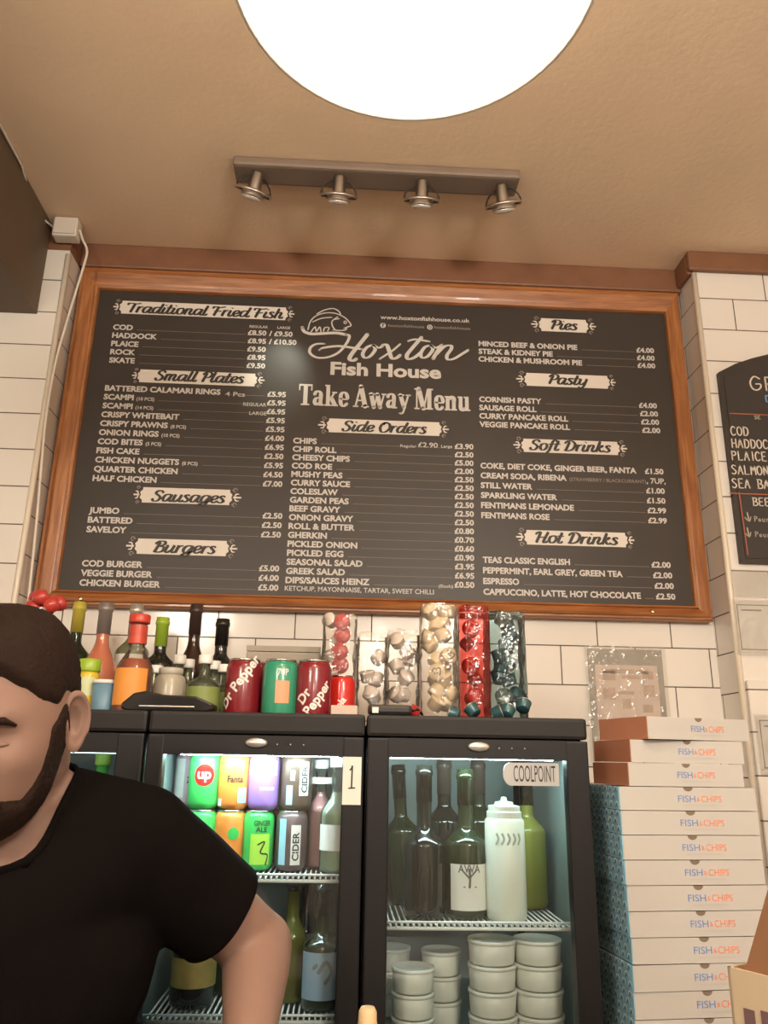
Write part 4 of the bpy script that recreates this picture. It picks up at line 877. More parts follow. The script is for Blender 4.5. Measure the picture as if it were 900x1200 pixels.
bottle('wine_bottle', 'bottle with a light blue label on the lower shelf under the pink bottle', wx(376, 1150, 1.505), 1.505, zl2, .188, .033, GREENG, cap=DARKG, lab=BLUEL, lab_v=(.10, .47), lab_ang=1.2, group=G3, body=.5, text=lambda mb, fn: [stroke(mb, [(-.004, .06), (.008, .075), (.018, .06), (.008, .045)], fn, .006), stroke(mb, [(-.012, .066), (-.008, .07)], fn, .006)], sub=mat('grey figure print', (.2, .22, .25, 1), .6))
# right cooler, upper shelf
zr = SH3 + .001; G4 = 'wine bottles in the right cooler'
hB = top_h(497, 897, 1.52, zr)
bottle('wine_bottle', 'plain dark wine bottle without a label next to the tree-label bottle', wx(497, 1000, 1.52), 1.52, zr, hB, .037, DARKG, cap=DARKG, group=G4, body=.46)
def tree(mb, fn):
    put_text(mb, 'AVVA', fn, .012, width=.040, align='C', x0=0, y0=.075, bold=.02)
    stroke(mb, [(0, .052), (.001, .066), (.0, .08)], fn, .004); stroke(mb, [(0, .066), (.012, .078)], fn, .003); stroke(mb, [(0, .066), (-.012, .078)], fn, .003); stroke(mb, [(-.01, .052), (.012, .052)], fn, .002)
bottle('wine_bottle', 'dark wine bottle with a white tree label left of the squeeze bottle', wx(546, 1000, 1.525), 1.525, zr, top_h(543, 902, 1.525, zr), .0375, GREENG, cap=GREENG, lab=LABW, lab_v=(.06, .36), lab_ang=.95, group=G4, body=.48, text=tree, sub=mat('grey label print', (.12, .12, .12, 1), .6))
bottle('wine_bottle', 'dark wine bottle leaning by the cooler wall behind the plain dark bottle', wx(476, 1000, 1.66), 1.66, zr, .25, .034, GREENG, cap=DARKG, group=G4, body=.5, tilt=(0, math.radians(-4), 0))
bottle('wine_bottle', 'dim dark bottle between the plain and the tree-label bottles', wx(521, 1000, 1.64), 1.64, zr, .262, .036, DARKG, cap=mat('brown capsule', (.08, .06, .05, 1), .4), group=G4)
bottle('wine_bottle', 'dim dark bottle showing between tree label and squeeze bottle', wx(562, 1000, 1.66), 1.66, zr, .262, .036, GREENG, cap=mat('brown capsule', (.08, .06, .05, 1), .4), group=G4)
bottle('wine_bottle', 'yellow-green bottle right of the white squeeze bottle', wx(619, 1000, 1.62), 1.62, zr, .24, .035, mat('yellow green glass', (.20, .20, .04, 1), .12), cap=DARKG, group=G4)
# white squeeze bottle
x, d = wx(592, 1000, 1.50), 1.50; H = top_h(592, 934, d, zr)
t = thing('squeeze_bottle', 'white plastic squeeze bottle with stepped nozzle among the wine bottles', 'bottle', (x, Y(d), zr)); MILK = mat('milky plastic', (.72, .74, .66, 1), .35, sss=.1)
mb = MB(); mb.lathe([(.030, 0), (.034, .004), (.035, .02), (.035, H * .80), (.032, H * .82), (.030, H * .83)], n=28); mb.build('bottle_body', MILK, t)
mb = MB(); mb.lathe([(.031, H * .80), (.031, H * .875), (.0285, H * .885), (.0285, H * .925), (.017, H * .935), (.016, H * .958), (.006, H * .966), (.0045, H), (.001, H)], n=24); mb.build('nozzle_cap', MILK, t, False)
mb = MB(); f = curved(.0355, (0, 0, 0))
for k in range(5): stroke(mb, [(-.022 + .01 * k, H * .62), (-.018 + .01 * k, H * .66), (-.021 + .01 * k, H * .70)], f, .004)
mb.build('faint_print', mat('faint blue print', (.42, .50, .48, 1), .5), t)
# white tubs below
TUB = mat('white tub plastic', (.70, .70, .64, 1), .4)
def tub(label, x, d, z, R, H, group):
    t = thing('food_tub', label, 'tub', (x, Y(d), z), group=group)
    mb = MB(); mb.lathe([(R * .90, 0), (R * .93, .003), (R * .98, H * .82), (R * .96, H * .84)], n=30); mb.build('tub_body', TUB, t)
    mb = MB(); mb.lathe([(R, H * .83), (R * 1.02, H * .84), (R * 1.02, H * .97), (R * .98, H * .985), (R * .9, H * .985), (R * .88, H * .97), (.001, H * .97)], n=30); mb.build('lid', TUB, t)
    return t
G5 = 'white food tubs in the right cooler'
for nm, px, d, top, R, n, labs in (
    ('front', 484, 1.505, 1131, .036, 3, ('top tub of the short front stack of white tubs in the cooler', 'middle tub of the short front stack of white tubs in the cooler', 'lowest tub of the short front stack of white tubs in the cooler')),
    ('left', 458, 1.66, 1108, .036, 3, ('top white tub of the stack half hidden by the cooler door frame', 'second white tub of the stack half hidden by the door frame', 'lowest white tub of the stack half hidden by the door frame')),
    ('mid', 517, 1.60, 1111, .036, 3, ('top white tub of the stack just behind the short front stack', 'middle white tub of the stack just behind the short front stack', 'lowest white tub of the stack just behind the short front stack')),
    ('ctr', 577, 1.515, 1098, .041, 4, ('large white tubs below the squeeze bottle, top white tub', 'large white tubs below the squeeze bottle, second white tub down', 'large white tubs below the squeeze bottle, third white tub down', 'large white tubs below the squeeze bottle, lowest white tub')),
    ('right', 631, 1.52, 1098, .041, 4, ('large white tubs beside the hinge side of the cooler, top white tub', 'large white tubs beside the hinge side of the cooler, second white tub down', 'large white tubs beside the hinge side of the cooler, third white tub down', 'large white tubs beside the hinge side of the cooler, lowest white tub'))):
    zt = wz(px, top, d); h = (zt - SHB) / n
    for k in range(n): tub(labs[k], wx(px, 1150, d), d, SHB + h * (n - 1 - k), R, h - .0005, G5)

# ---- top of the coolers: bottles
ROSE = mat('rose wine', (.50, .16, .09, 1), .2, coat=.4); GREYC = mat('grey capsule', (.28, .24, .22, 1), .4, .3); YELC = mat('yellow capsule', (.50, .42, .06, 1), .4); SILV = mat('silver capsule', (.6, .56, .5, 1), .3, .6)
GT = 'bottles on top of the coolers'
def topb(name, label, px, py, d, R, glass, **k):
    return bottle(name, label, wx(px, 800, d), d, ZTOP, top_h(px, py, d, ZTOP), R, glass, group=GT, **k)
topb('wine_bottle', 'wine bottle with a yellow neck capsule just behind the hair', 82, 706, 1.89, .037, GREENG, cap=YELC)
topb('wine_bottle', 'rose wine bottle with a grey capsule by the person', 114, 707, 1.80, .038, ROSE, cap=GREYC, cap_h=.26, kind='slope', body=.42)
topb('wine_bottle', 'pale green wine bottle with silver top and white label', 151, 709, 1.885, .038, mat('pale green glass', (.14, .15, .08, 1), .12), cap=SILV, lab=LABW, lab_v=(.30, .58), body=.6)
topb('wine_bottle', 'dark wine bottle with a lime green capsule on the coolers', 184, 724, 1.80, .036, DARKG, cap=LIMEC, cap_h=.27)
topb('wine_bottle', 'tall dark slender wine bottle right of the lime capsule', 223, 709, 1.885, .037, mat('brown bottle glass', (.035, .016, .010, 1), .08, spec=.6), cap=mat('dark brown capsule', (.05, .03, .025, 1), .35), kind='hock', body=.42)
topb('wine_bottle', 'dark high-shouldered wine bottle left of the grey carton', 256, 726, 1.80, .038, DARKG, cap=mat('black capsule', (.018, .015, .013, 1), .25))
HOT = mat('red sauce', (.36, .055, .012, 1), .3, coat=.2); ORL = mat('orange label', (.72, .28, .05, 1), .5, var=.1, bscale=100); REDC = mat('red checked cap', (.50, .06, .03, 1), .4, var=.35, bscale=160)
topb('sauce_bottle', 'clear sauce bottle with red cap and orange label', 156, 721, 1.49, .034, CLEARG, cap=mat('red cap', (.5, .05, .03, 1), .35), cap_h=.08, capshape='screw', nr=.0145, kind='slope', body=.45, lab=ORL, lab_v=(.14, .48), lab_ang=1.0, liquid=(HOT, .60), neckband=(REDC, .72, .90))
topb('seasoning_jar', 'small yellow jar with a lime green lid by the ear', 103, 773, 1.52, .020, mat('yellow spice', (.62, .45, .03, 1), .3, coat=.3), cap=LIMEC, cap_h=.2, capshape='screw', nr=.015, body=.72, lab=mat('white green label', (.55, .60, .35, 1), .5), lab_v=(.4, .7), lab_ang=1.0)
# blue paper tub
x = wx(123, 810, 1.50); hb = top_h(123, 797, 1.50, ZTOP)
t = thing('paper_tub', 'small blue and white tub beside the red-capped sauce bottle', 'tub', (x, Y(1.50), ZTOP)); mb = MB(); mb.lathe([(.019, 0), (.0205, .002), (.022, hb * .92)], n=26); mb.build('tub_body', mat('blue tub', (.14, .26, .36, 1), .4, var=.2), t)
mb = MB(); mb.lathe([(.0225, hb * .9), (.0235, hb * .91), (.0235, hb * .985), (.021, hb), (.001, hb)], n=26); mb.build('lid', LABW, t)
# stoneware jar
x = wx(199, 805, 1.56); hb = top_h(199, 783, 1.56, ZTOP)
t = thing('mayonnaise_jar', 'squat beige jar with a round badge behind the black tray', 'jar', (x, Y(1.56), ZTOP)); mb = MB(); BE = mat('beige jar', (.40, .36, .28, 1), .4, coat=.2)
mb.lathe([(.026, 0), (.029, .004), (.030, .02), (.030, hb * .72), (.026, hb * .84), (.021, hb * .88), (.021, hb * .9)], n=28); mb.build('jar_body', BE, t)
mb = MB(); mb.lathe([(.0225, hb * .88), (.023, hb * .885), (.023, hb * .99), (.021, hb), (.001, hb)], n=26); mb.build('lid', mat('grey lid', (.45, .42, .36, 1), .4), t)
mb = MB(); f = curved(.0306, (0, 0, 0)); stroke(mb, [(.002 + .012 * math.cos(k * PI / 8), .032 + .012 * math.sin(k * PI / 8)) for k in range(17)], f, .0035); mb.build('round_badge', WHT, t)
mb = MB(); f = curved(.0308, (0, 0, 0)); disc(.002, .032, .009)(mb, f, 1); mb.build('badge_centre', mat('brown badge', (.25, .08, .04, 1), .5), t)
# water bottles with white caps
WATER = film('pet plastic', (.72, .76, .62, 1), rough=.08, ior=1.5, milk=.16, milkcol=(.30, .34, .22, 1), bump=.4, bscale=60); GLAB = mat('green water label', (.20, .26, .07, 1), .5, var=.15)
def pet(label, px, py, d, R=.030, lab=GLAB, hh=None):
    return bottle('water_bottle', label, wx(px, 800, d), d, ZTOP, top_h(px, py, d, ZTOP), R, WATER, .0095, .55, 'slope', WHITECAP, .13, lab, (.12, .52), 1.7, None, 'white-capped small bottles on the coolers', capshape='screw')
pet('small clear bottle with green label and white cap, in front', 239, 768, 1.50)
pet('small white-capped bottle behind the beige jar', 208, 768, 1.66, lab=None)
pet('small white-capped bottle left of the beige jar, mostly hidden', 182, 780, 1.68, .024, lab=mat('brown label', (.2, .12, .06, 1), .5))
pet('small white-capped bottle behind the front green-labelled one', 219, 773, 1.72, .024, lab=None)
pet('small white-capped bottle beside the leftmost dark red can', 262, 779, 1.60, .026)
pet('small white-capped bottle in the rear gap before the dark red can', 250, 775, 1.74, .024, lab=None)
# black tray lying at the front edge
a0, a1 = wx(146, 830, 1.46), wx(252, 830, 1.46)
t = thing('black_tray', 'shallow black plastic tray lying before the beige jar', 'tray', ((a0 + a1) / 2, Y(1.462), ZTOP + .016)); TR = Vector(t.location)
GLB = mat('shiny black plastic', (.014, .013, .013, 1), .18)
W2 = (a1 - a0) / 2
mb = MB(); mb.prism([(-W2, .004), (-W2 + .01, 0), (W2 - .01, 0), (W2, .004), (W2, .014), (W2 - .03, .026), (-W2 * .1, .028), (-W2 * .5, .034), (-W2 * .75, .030), (-W2, .012)], lambda u, v, t_: (u, t_, v), -.03, .03); o = mb.recalc().build('tray_body', GLB, t); bevmod(o, .003)
mb = MB(); mb.box((0.0, -.031, .008), (W2 * 1.2, .003, .003), bev=.001); mb.build('bright_edge', STEEL, t)
# grey carton behind the cans
CARD = mat('grey card', (.34, .30, .24, 1), .7, var=.08)
a0, a1 = wx(290, 770, 1.70), wx(376, 770, 1.70); zt = wz(330, 759, 1.70)
t = thing('grey_carton', 'plain grey card carton behind the row of drink cans', 'box', ((a0 + a1) / 2, Y(1.72), ZTOP)); h = zt - ZTOP
mb = MB(); mb.box((0, 0, (h - .012) / 2), (a1 - a0, .09, h - .012), bev=.002); mb.build('carton_body', CARD, t)
mb = MB(); mb.prism([(-(a1 - a0) / 2, -.046), ((a1 - a0) / 2, -.046), ((a1 - a0) / 2 - .012, .046), (-(a1 - a0) / 2 + .012, .046)], lambda u, v, t_: (u, v, t_), h - .011, h); mb.recalc().build('lid_flap', CARD, t)
# small white carton and black charger
c0 = at(403, 836, 1.435)
t = thing('small_carton', 'small white carton in front of the bright red can', 'box', (c0[0], Y(1.445), ZTOP + .016)); mb = MB(); mb.box((0, 0, .008), (.046, .022, .016), bev=.001); mb.build('carton_body', mat('cream card', (.58, .46, .38, 1), .6), t)
mb = MB(); mb.box((.0235, 0, .008), (.001, .02, .014)); mb.build('end_flap', CARD, t)
c0 = at(457, 836, 1.435)
t = thing('charger', 'black charger with a white plug face on the cooler edge', 'charger', (c0[0], Y(1.445), ZTOP + .016)); mb = MB(); mb.box((0, 0, .010), (.078, .024, .018), bev=.006); mb.build('charger_body', GLB, t)
mb = MB(); mb.box((-.026, -.0125, .009), (.011, .002, .010), bev=.0005); mb.build('plug_face', WHT, t)
mb = MB(); mb.tube([(.038, 0, .01), (.05, .004, .012), (.058, .012, .006), (.06, .02, .004)], .0025, 8); mb.build('cable_tail', GLB, t)

# ---- clear bags of dip pots
BAG = film('cellophane bag', (.96, .94, .91, 1), rough=.12, ior=1.42, milk=.07, milkcol=(.75, .70, .62, 1), bump=.7, bscale=40)
BAGR = film('red tinted bag', (.85, .35, .32, 1), rough=.12, ior=1.42, milk=.16, milkcol=(.42, .04, .03, 1), bump=.7, bscale=40)
BAGT = film('teal tinted bag', (.62, .74, .74, 1), rough=.12, ior=1.42, milk=.10, milkcol=(.10, .16, .17, 1), bump=.7, bscale=40)
def bag(label, px0, px1, py, d, m):
    a0, a1 = wx(px0, 800, d), wx(px1, 800, d); H = top_h((px0 + px1) / 2, py, d, ZTOP)
    t = thing('clear_bag', label, 'bag', ((a0 + a1) / 2, Y(d), ZTOP), group='clear bags of dip pots on the coolers'); W2 = (a1 - a0) / 2 + .0015; n = 28; rows = 16; vs = []; fs = []
    for j in range(rows + 1):
        v = j / rows; dep = .043 * (1 - .2 * v ** 3)
        for k in range(n):
            a = 2 * PI * k / n; ca, sa = math.cos(a), math.sin(a); e = .45
            x = W2 * abs(ca) ** e * (1 if ca > 0 else -1); y = dep * abs(sa) ** e * (1 if sa > 0 else -1)
            nn = .0025 * mnoise.noise(Vector((x * 30 + px0, y * 30, v * 7)))
            vs.append((x + nn, y + nn, .001 + H * v + (.006 * mnoise.noise(Vector((a * 2, px0, 1))) if j == rows else 0)))
    for j in range(rows):
        for k in range(n): k2 = (k + 1) % n; fs.append((j * n + k, j * n + k2, (j + 1) * n + k2, (j + 1) * n + k))
    fs.append(tuple(reversed(range(n)))); mb = MB(); mb.add(vs, fs, True); mb.build('bag_film', m, t)
    mb = MB(); mb.prism([(-W2 * .9, H - .004), (W2 * .9, H - .004), (W2 * .8, H + .008), (W2 * .2, H + .005), (-W2 * .3, H + .009), (-W2 * .85, H + .006)], lambda u, v, q: (u, q + .004 * math.sin(u * 90), v), -.001, .001); mb.recalc().build('crimped_top', m, t)
    return t
def pot_proto(mbody, mlid, label, group):
    t = thing('dip_pot', label, 'dip pot', (0, 0, 0), group=group)
    mb = MB(); mb.lathe([(.0130, 0), (.0142, .001), (.0158, .0195), (.0162, .0205)], n=18); mb.build('cup', mbody, t)
    mb = MB(); mb.lathe([(.0164, .0200), (.0168, .0206), (.0166, .0216), (.001, .022)], n=18); L = mb.build('foil_lid', mlid, t)
    return t
def fill(label, group, mb_, ml_, zpts, d, s=1.0, emblem=None, flat=False, bounds=None):
    proto = None; made = []; ORD = ['topmost', 'second from the top', 'third from the top', 'fourth from the top', 'fifth from the top', 'sixth from the top', 'seventh from the top', 'eighth from the top', 'ninth from the top', 'tenth from the top', 'eleventh from the top', 'twelfth from the top', 'thirteenth from the top', 'fourteenth from the top', 'lowest']
    for (zx, zy) in zpts:
        px, py = 370 + zx / 3.333, 700 + zy / 3.333; p = at(px, py, d + random.uniform(-.006, .006))
        if bounds: q0 = wx(bounds[0], py, d) + .023; q1 = wx(bounds[1], py, d) - .023; p.x = min(max(p.x, q0), q1) if q1 > q0 else (q0 + q1) / 2; p.z = max(p.z, ZTOP + .017)
        if proto is None:
            proto = pot_proto(mb_, ml_, label, group); r = proto
            if emblem:
                mb = MB(); g_ = lambda u, v: (u, v, .0223)
                if emblem == 'curl': stroke(mb, [(-.008, .004), (-.003, .009), (.001, .004), (-.006, -.001), (.002, -.002)], g_, .0022); stroke(mb, [(.004, .006), (.009, .004), (.006, -.004), (.003, -.008)], g_, .0022)
                else: stroke(mb, [(-.005, -.007), (-.005, .007)], g_, .003); stroke(mb, [(.005, -.007), (.005, .007)], g_, .003); stroke(mb, [(-.005, 0), (.005, 0)], g_, .003); stroke(mb, [(-.007, -.010), (.007, -.010)], g_, .002); stroke(mb, [(-.007, .010), (.007, .010)], g_, .002)
                mb.build('lid_print', INK if emblem == 'curl' else WHT, [c for c in proto.children if 'lid' in c.name][0])
        else: r = dup(proto, (0, 0, 0), 0, label, group)
        r.location = p
        if flat: r.rotation_euler = (PI / 2 + random.uniform(-.3, .3), random.uniform(-.5, .5), random.uniform(-.3, .3))
        else: r.rotation_euler = (random.uniform(-.7, 1.4), random.uniform(-.8, .8), random.uniform(-3, 3))
        r.scale = (s, s, s); made.append((zy, zx, r))
    if len(made) > 1:
        if bounds:
            for k, (_, _, r) in enumerate(sorted(made, key=lambda q: q[:2])): r['label'] = label + ', ' + (ORD[k] if k < len(made) - 1 else 'lowest')
        else:
            for k, (_, _, r) in enumerate(sorted(made, key=lambda q: q[1])): r['label'] = label + ', ' + ['first', 'second', 'third', 'fourth', 'fifth'][k] + ' from the charger'
REDP = mat('red foil', (.42, .02, .025, 1), .35); WHP = mat('white cup', (.66, .58, .52, 1), .45); CRP = mat('cream cup', (.70, .57, .38, 1), .45); TEP = mat('teal foil', (.035, .10, .11, 1), .3, .2); SIP = mat('silver foil', (.5, .46, .42, 1), .3, .7); PKP = mat('clear pale cup', (.55, .42, .36, 1), .4)
dB = 1.56
bag('narrow clear bag of red pots above the bright red can', 377, 416, 723, dB + .04, BAG)
fill('round red dip pot in the narrow bag', 'red pots in the narrow bag', REDP, REDP, [(115, 108), (105, 155), (102, 215), (100, 262)], dB + .04, 1.0, None, True, bounds=(377, 416))
fill('pale dip pot in the narrow bag of red pots', 'pale pots in the narrow bag', WHP, WHP, [(50, 100), (48, 185), (46, 245), (48, 320)], dB + .04, .9, bounds=(377, 416))
bag('low clear bag of white pots right of the narrow bag', 418, 453, 745, dB + .04, BAG)
fill('white dip pot in the low bag behind the charger', 'white pots in the low bag', WHP, WHP, [(235, 250), (200, 330), (240, 340), (195, 395), (240, 405)], dB + .04, .95, bounds=(418, 453))
bag('clear bag of white pots left of the cream pots', 454, 492, 742, dB + .02, BAG)
fill('white dip pot in the bag left of the cream pots', 'white pots in the middle bag', WHP, WHP, [(325, 185), (345, 228), (372, 262), (310, 288), (340, 330), (362, 385), (305, 395)], dB + .02, .95, bounds=(454, 492))
bag('tall clear bag of cream coloured pots', 493, 536, 712, dB - .02, BAG)
fill('cream dip pot in the tall clear bag', 'cream pots in the tall bag', CRP, CRP, [(455, 75), (520, 75), (468, 128), (508, 112), (438, 165), (510, 168), (458, 200), (450, 262), (515, 285), (428, 332), (535, 340), (455, 385), (525, 388), (455, 432), (525, 432)], dB - .02, 1.0, bounds=(493, 536))
fill('cream dip pot with curly printed lid in tall bag', 'printed cream pots in the tall bag', CRP, CRP, [(505, 237), (478, 296)], dB - .026, .95, 'curl', True, bounds=(493, 536))
bpy.context.view_layer.update()
bag('tall red tinted bag of red pots', 538, 572, 714, dB, BAGR)
fill('red dip pot with a white mark in the red tinted bag', 'marked red pots in the red bag', REDP, REDP, [(605, 132), (605, 262), (605, 400)], dB - .008, 1.05, 'mark', True, bounds=(538, 572))
fill('plain red dip pot in the red tinted bag', 'plain red pots in the red bag', REDP, REDP, [(600, 196), (600, 330)], dB + .012, .9, bounds=(538, 572))
bag('dark teal tinted bag of pots next to the red tinted bag', 573, 614, 721, dB, BAGT)
fill('teal foil dip pot in the dark teal bag', 'teal pots in the rightmost bag', TEP, TEP, [(755, 125), (740, 165), (745, 212), (703, 250), (762, 282), (712, 330), (760, 345), (700, 300), (770, 400)], dB, 1.0, bounds=(573, 614))
fill('silver dip pot in the dark teal bag', 'silver pots in the rightmost bag', SIP, SIP, [(705, 108), (735, 405)], dB - .006, 1.0, bounds=(573, 614))
fill('dark foil dip pot lying loose on the cooler edge', 'loose dark pots on the cooler edge', TEP, SIP, [(560, 462), (625, 458), (690, 460), (742, 462), (808, 440)], 1.46, .85)
fill('red dip pot lying loose right of the black charger', 'loose red pot', REDP, REDP, [(402, 455)], 1.46, .75)
bpy.context.view_layer.update()
# red foil bag behind the hair, top left
dr = 1.70; RF = mat('red foil wrap', (.50, .05, .04, 1), .35, coat=.3)
c0 = at(54, 708, dr)
t = thing('red_bag', 'red foil bag with a silver tie standing behind the hair', 'bag', (c0[0], Y(dr), ZTOP)); H = wz(54, 697, dr) - ZTOP
mb = MB(); mb.lathe([(.03, 0), (.045, .01), (.048, H * .5), (.04, H * .72), (.02, H * .82), (.014, H * .84)], n=26, wob=lambda a, zz: 1 + .10 * math.sin(5 * a + zz * 40) + .05 * math.sin(9 * a)); mb.build('bag_body', RF, t)
mb = MB()
for k in range(7):
    a = 2 * PI * k / 7; mb.blob((.026 * math.cos(a), .018 * math.sin(a), H * .93 + .012 * math.sin(3 * a)), (.018, .015, .016), 2, lambda n_, p: p * (1 + .25 * mnoise.noise(n_ * 3)))
mb.build('ruffled_top', RF, t)
mb = MB(); mb.tube([(.018 * math.cos(k * PI / 12) - .008, .018 * math.sin(k * PI / 12) - .012, H * .86 + .004 * math.sin(k)) for k in range(24)], .004, 8, True); mb.build('silver_tie', SIP, t)

# ================================================================ STACK OF TAKEAWAY BOXES
BOXW = mat('white box card', (.52, .50, .475, 1), .6, var=.03); KRAFT = mat('orange brown card', (.50, .21, .12, 1), .6, var=.06)
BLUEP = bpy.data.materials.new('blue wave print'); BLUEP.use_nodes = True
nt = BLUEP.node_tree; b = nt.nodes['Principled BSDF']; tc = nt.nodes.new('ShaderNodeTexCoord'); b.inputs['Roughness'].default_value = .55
b.inputs['Base Color'].default_value = srgb(150, 198, 218)  # print colour lightened to make up for the shade beside the cooler
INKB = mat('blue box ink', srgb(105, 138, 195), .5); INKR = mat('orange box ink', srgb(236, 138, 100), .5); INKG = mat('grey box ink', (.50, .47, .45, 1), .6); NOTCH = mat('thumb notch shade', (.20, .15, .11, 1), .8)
WAVE = mat('pale wave print', srgb(235, 245, 245), .5); WAVED = mat('dark wave print', srgb(95, 150, 180), .5)
BH = .0393; BWD = .252; BDP = .34
def takeaway(kind):
    t = thing('takeaway_box', 'x', 'takeaway box', (0, 0, 0), group='stack of printed takeaway boxes')
    W, Dp, H = (BWD, BDP, BH - .0012) if kind != 'kraft' else (BWD * .97, .15, BH - .0012)
    mb = MB(); th = .0012
    mb.box((0, Dp / 2, H / 2 - .0004), (W - .003, Dp - .003, H - .003)); mb.build('box_body', BOXW, t)
    # front flap with a thumb notch cut into its upper edge
    n = [(-W / 2, 0), (W / 2, 0), (W / 2, H), (.009, H)] + [(.0085 * math.cos(k * PI / 8), H - .0065 * math.sin(k * PI / 8)) for k in range(1, 8)] + [(-.009, H), (-W / 2, H)]
    mb = MB(); mb.prism(n, lambda u, v, q: (u, q, v), -.001, .0006); fl = mb.recalc().build('front_flap', BOXW, t)
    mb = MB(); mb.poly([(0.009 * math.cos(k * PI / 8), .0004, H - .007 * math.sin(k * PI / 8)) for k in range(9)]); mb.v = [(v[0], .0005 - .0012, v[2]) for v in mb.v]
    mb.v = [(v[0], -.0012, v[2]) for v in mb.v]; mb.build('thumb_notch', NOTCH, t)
    f = lambda u, v: (u, -.0016, v)
    mb = MB(); put_text(mb, 'FISH', f, .0105, width=.032, x0=-.020, y0=.014, bold=.0); mb.build('blue_lettering', INKB, fl)
    mb = MB(); put_text(mb, '&', f, .007, x0=.0145, y0=.015); put_text(mb, 'CHIPS', f, .0105, width=.038, x0=.023, y0=.014, bold=.0); mb.build('orange_lettering', INKR, fl)
    mb = MB(); mb.poly([f(-.012, .0075), f(.052, .0075), f(.052, .0095), f(-.012, .0095)]); mb.build('strapline', INKG, fl)
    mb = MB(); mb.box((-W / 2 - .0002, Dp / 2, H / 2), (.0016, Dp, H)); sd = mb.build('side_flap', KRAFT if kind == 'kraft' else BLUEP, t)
    mb = MB(); mb.box((W / 2 + .0002, Dp / 2, H / 2), (.0016, Dp, H)); mb.build('side_flap', BOXW, t)
    if kind != 'kraft':
        g = lambda u, v: (-W / 2 - .0014, u, v); a = MB(); c = MB()
        for r_ in range(3):
            for k in range(15):
                u = .012 + k * .0225 + (.011 if r_ % 2 else 0); v = .006 + r_ * .0125
                if u > Dp - .01: continue
                stroke(a, [(u - .006, v), (u - .004, v + .006), (u + .003, v + .0065), (u + .006, v + .001)], g, .0022, taper=False, n=3)
                stroke(c, [(u - .003, v), (u, v + .003), (u + .004, v - .001)], g, .0035, n=3)
        a.build('wave_print', WAVE, sd); c.build('wave_shadow_print', WAVED, sd)
    return t
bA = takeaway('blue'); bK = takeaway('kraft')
ords = ['topmost', 'second', 'third', 'fourth', 'fifth', 'sixth', 'seventh', 'eighth', 'ninth', 'tenth', 'eleventh', 'twelfth', 'thirteenth', 'fourteenth', 'fifteenth']
cxs = [817, 804, 803, 805.5, 808.5, 811, 814, 818, 821, 825, 826, 829, 831, 834, 837]; tops = [836, 865, 893, 922, 951, 981, 1011, 1042, 1073, 1104, 1136, 1168, 1200, 1232, 1264]
DBX = 1.44; NB = 15
for i in range(NB):
    z = ZB + BH * (NB - 1 - i) + .0004
    cx = wx(cxs[i], tops[i], DBX); lab = ['white fish and chips box with orange-brown side, %s of the stack', 'white fish and chips box with blue patterned side, %s from the top'][0 if i < 3 else 1]
    lab = lab % (ords[i] if i else 'topmost'); 
    if 0 < i < 3: lab = 'white fish and chips box with orange-brown side, %s from the top' % ords[i]
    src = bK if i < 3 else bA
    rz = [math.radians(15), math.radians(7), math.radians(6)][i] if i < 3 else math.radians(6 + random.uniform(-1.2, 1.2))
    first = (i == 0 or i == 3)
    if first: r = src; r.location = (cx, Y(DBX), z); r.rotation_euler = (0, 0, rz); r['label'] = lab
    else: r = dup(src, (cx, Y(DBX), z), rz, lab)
    if i == 0: r.scale = (.88, 1, 1)

# ================================================================ OPEN CARTON, BOTTLE TIP ON THE SERVING COUNTER
CRB = mat('cream carton card', (.52, .42, .29, 1), .65, var=.05); BRI = mat('brown inner card', (.24, .115, .055, 1), .7, var=.12, bscale=14); PBAR = mat('dusky purple print', (.15, .085, .095, 1), .6)
pA, pB = at(852, 1131, .80), at(900, 1151, .765)
e1 = (pB - pA); e1.z = 0; e1.normalize(); e2 = Vector((-e1.y, e1.x, 0)); LW, DW = .26, .20
zt = pA[2] - .001
t = thing('open_carton', 'open cream carton with dark printed bars and a raised brown flap', 'box', (pA[0], pA[1], ZS)); OR = Vector(t.location)
Q = lambda u, v, z: Vector((pA[0] + e1.x * u + e2.x * v, pA[1] + e1.y * u + e2.y * v, z))
def wallpanel(mb, u0, v0, u1, v1, z0, z1, th=.003):
    du, dv = u1 - u0, v1 - v0; L = math.hypot(du, dv); nu, nv = -dv / L * th, du / L * th
    mb.prism([(u0, v0), (u1, v1), (u1 + nu, v1 + nv), (u0 + nu, v0 + nv)], lambda u, v, z: Q(u, v, z), z0, z1)
mb = MB(); z0 = ZS + .0005
for a in ((0, 0, LW, 0), (LW, 0, LW, DW), (LW, DW, 0, DW), (0, DW, 0, 0)): wallpanel(mb, *a, z0, zt)
mb.prism([(0, 0), (LW, 0), (LW, DW), (0, DW)], lambda u, v, z: Q(u, v, z), z0, z0 + .003); part(mb.recalc(), 'carton_body', CRB, t, OR)
mb = MB(); mb.prism([(.016, 0), (.25, 0), (.225, .20), (.095, .20)], lambda u, v, s_: Q(u, .003 + .10 * v + s_, zt + v), 0, .003); part(mb.recalc(), 'raised_flap', BRI, t, OR)
mb = MB(); mb.prism([(.0, .006), (.0, .19), (.05, .17), (.05, .02)], lambda u, v, s_: Q(.003 + u, v, zt - .25 * u + s_), -.003, 0); part(mb.recalc(), 'side_flap', BRI, t, OR)
mb = MB()
for k, (u, wv, top) in enumerate(((.013, .011, .030), (.030, .012, .028), (.052, .014, .028), (.078, .012, .036), (.10, .02, .036))):
    f = lambda a, b: Q(a, -.0008, b); mb.poly([f(u, zt - .2), f(u + wv, zt - .2), f(u + wv, zt - top), f(u, zt - top)])
part(mb, 'printed_bars', PBAR, t, OR)
p = at(431, 1180, .80); H = p[2] - ZS
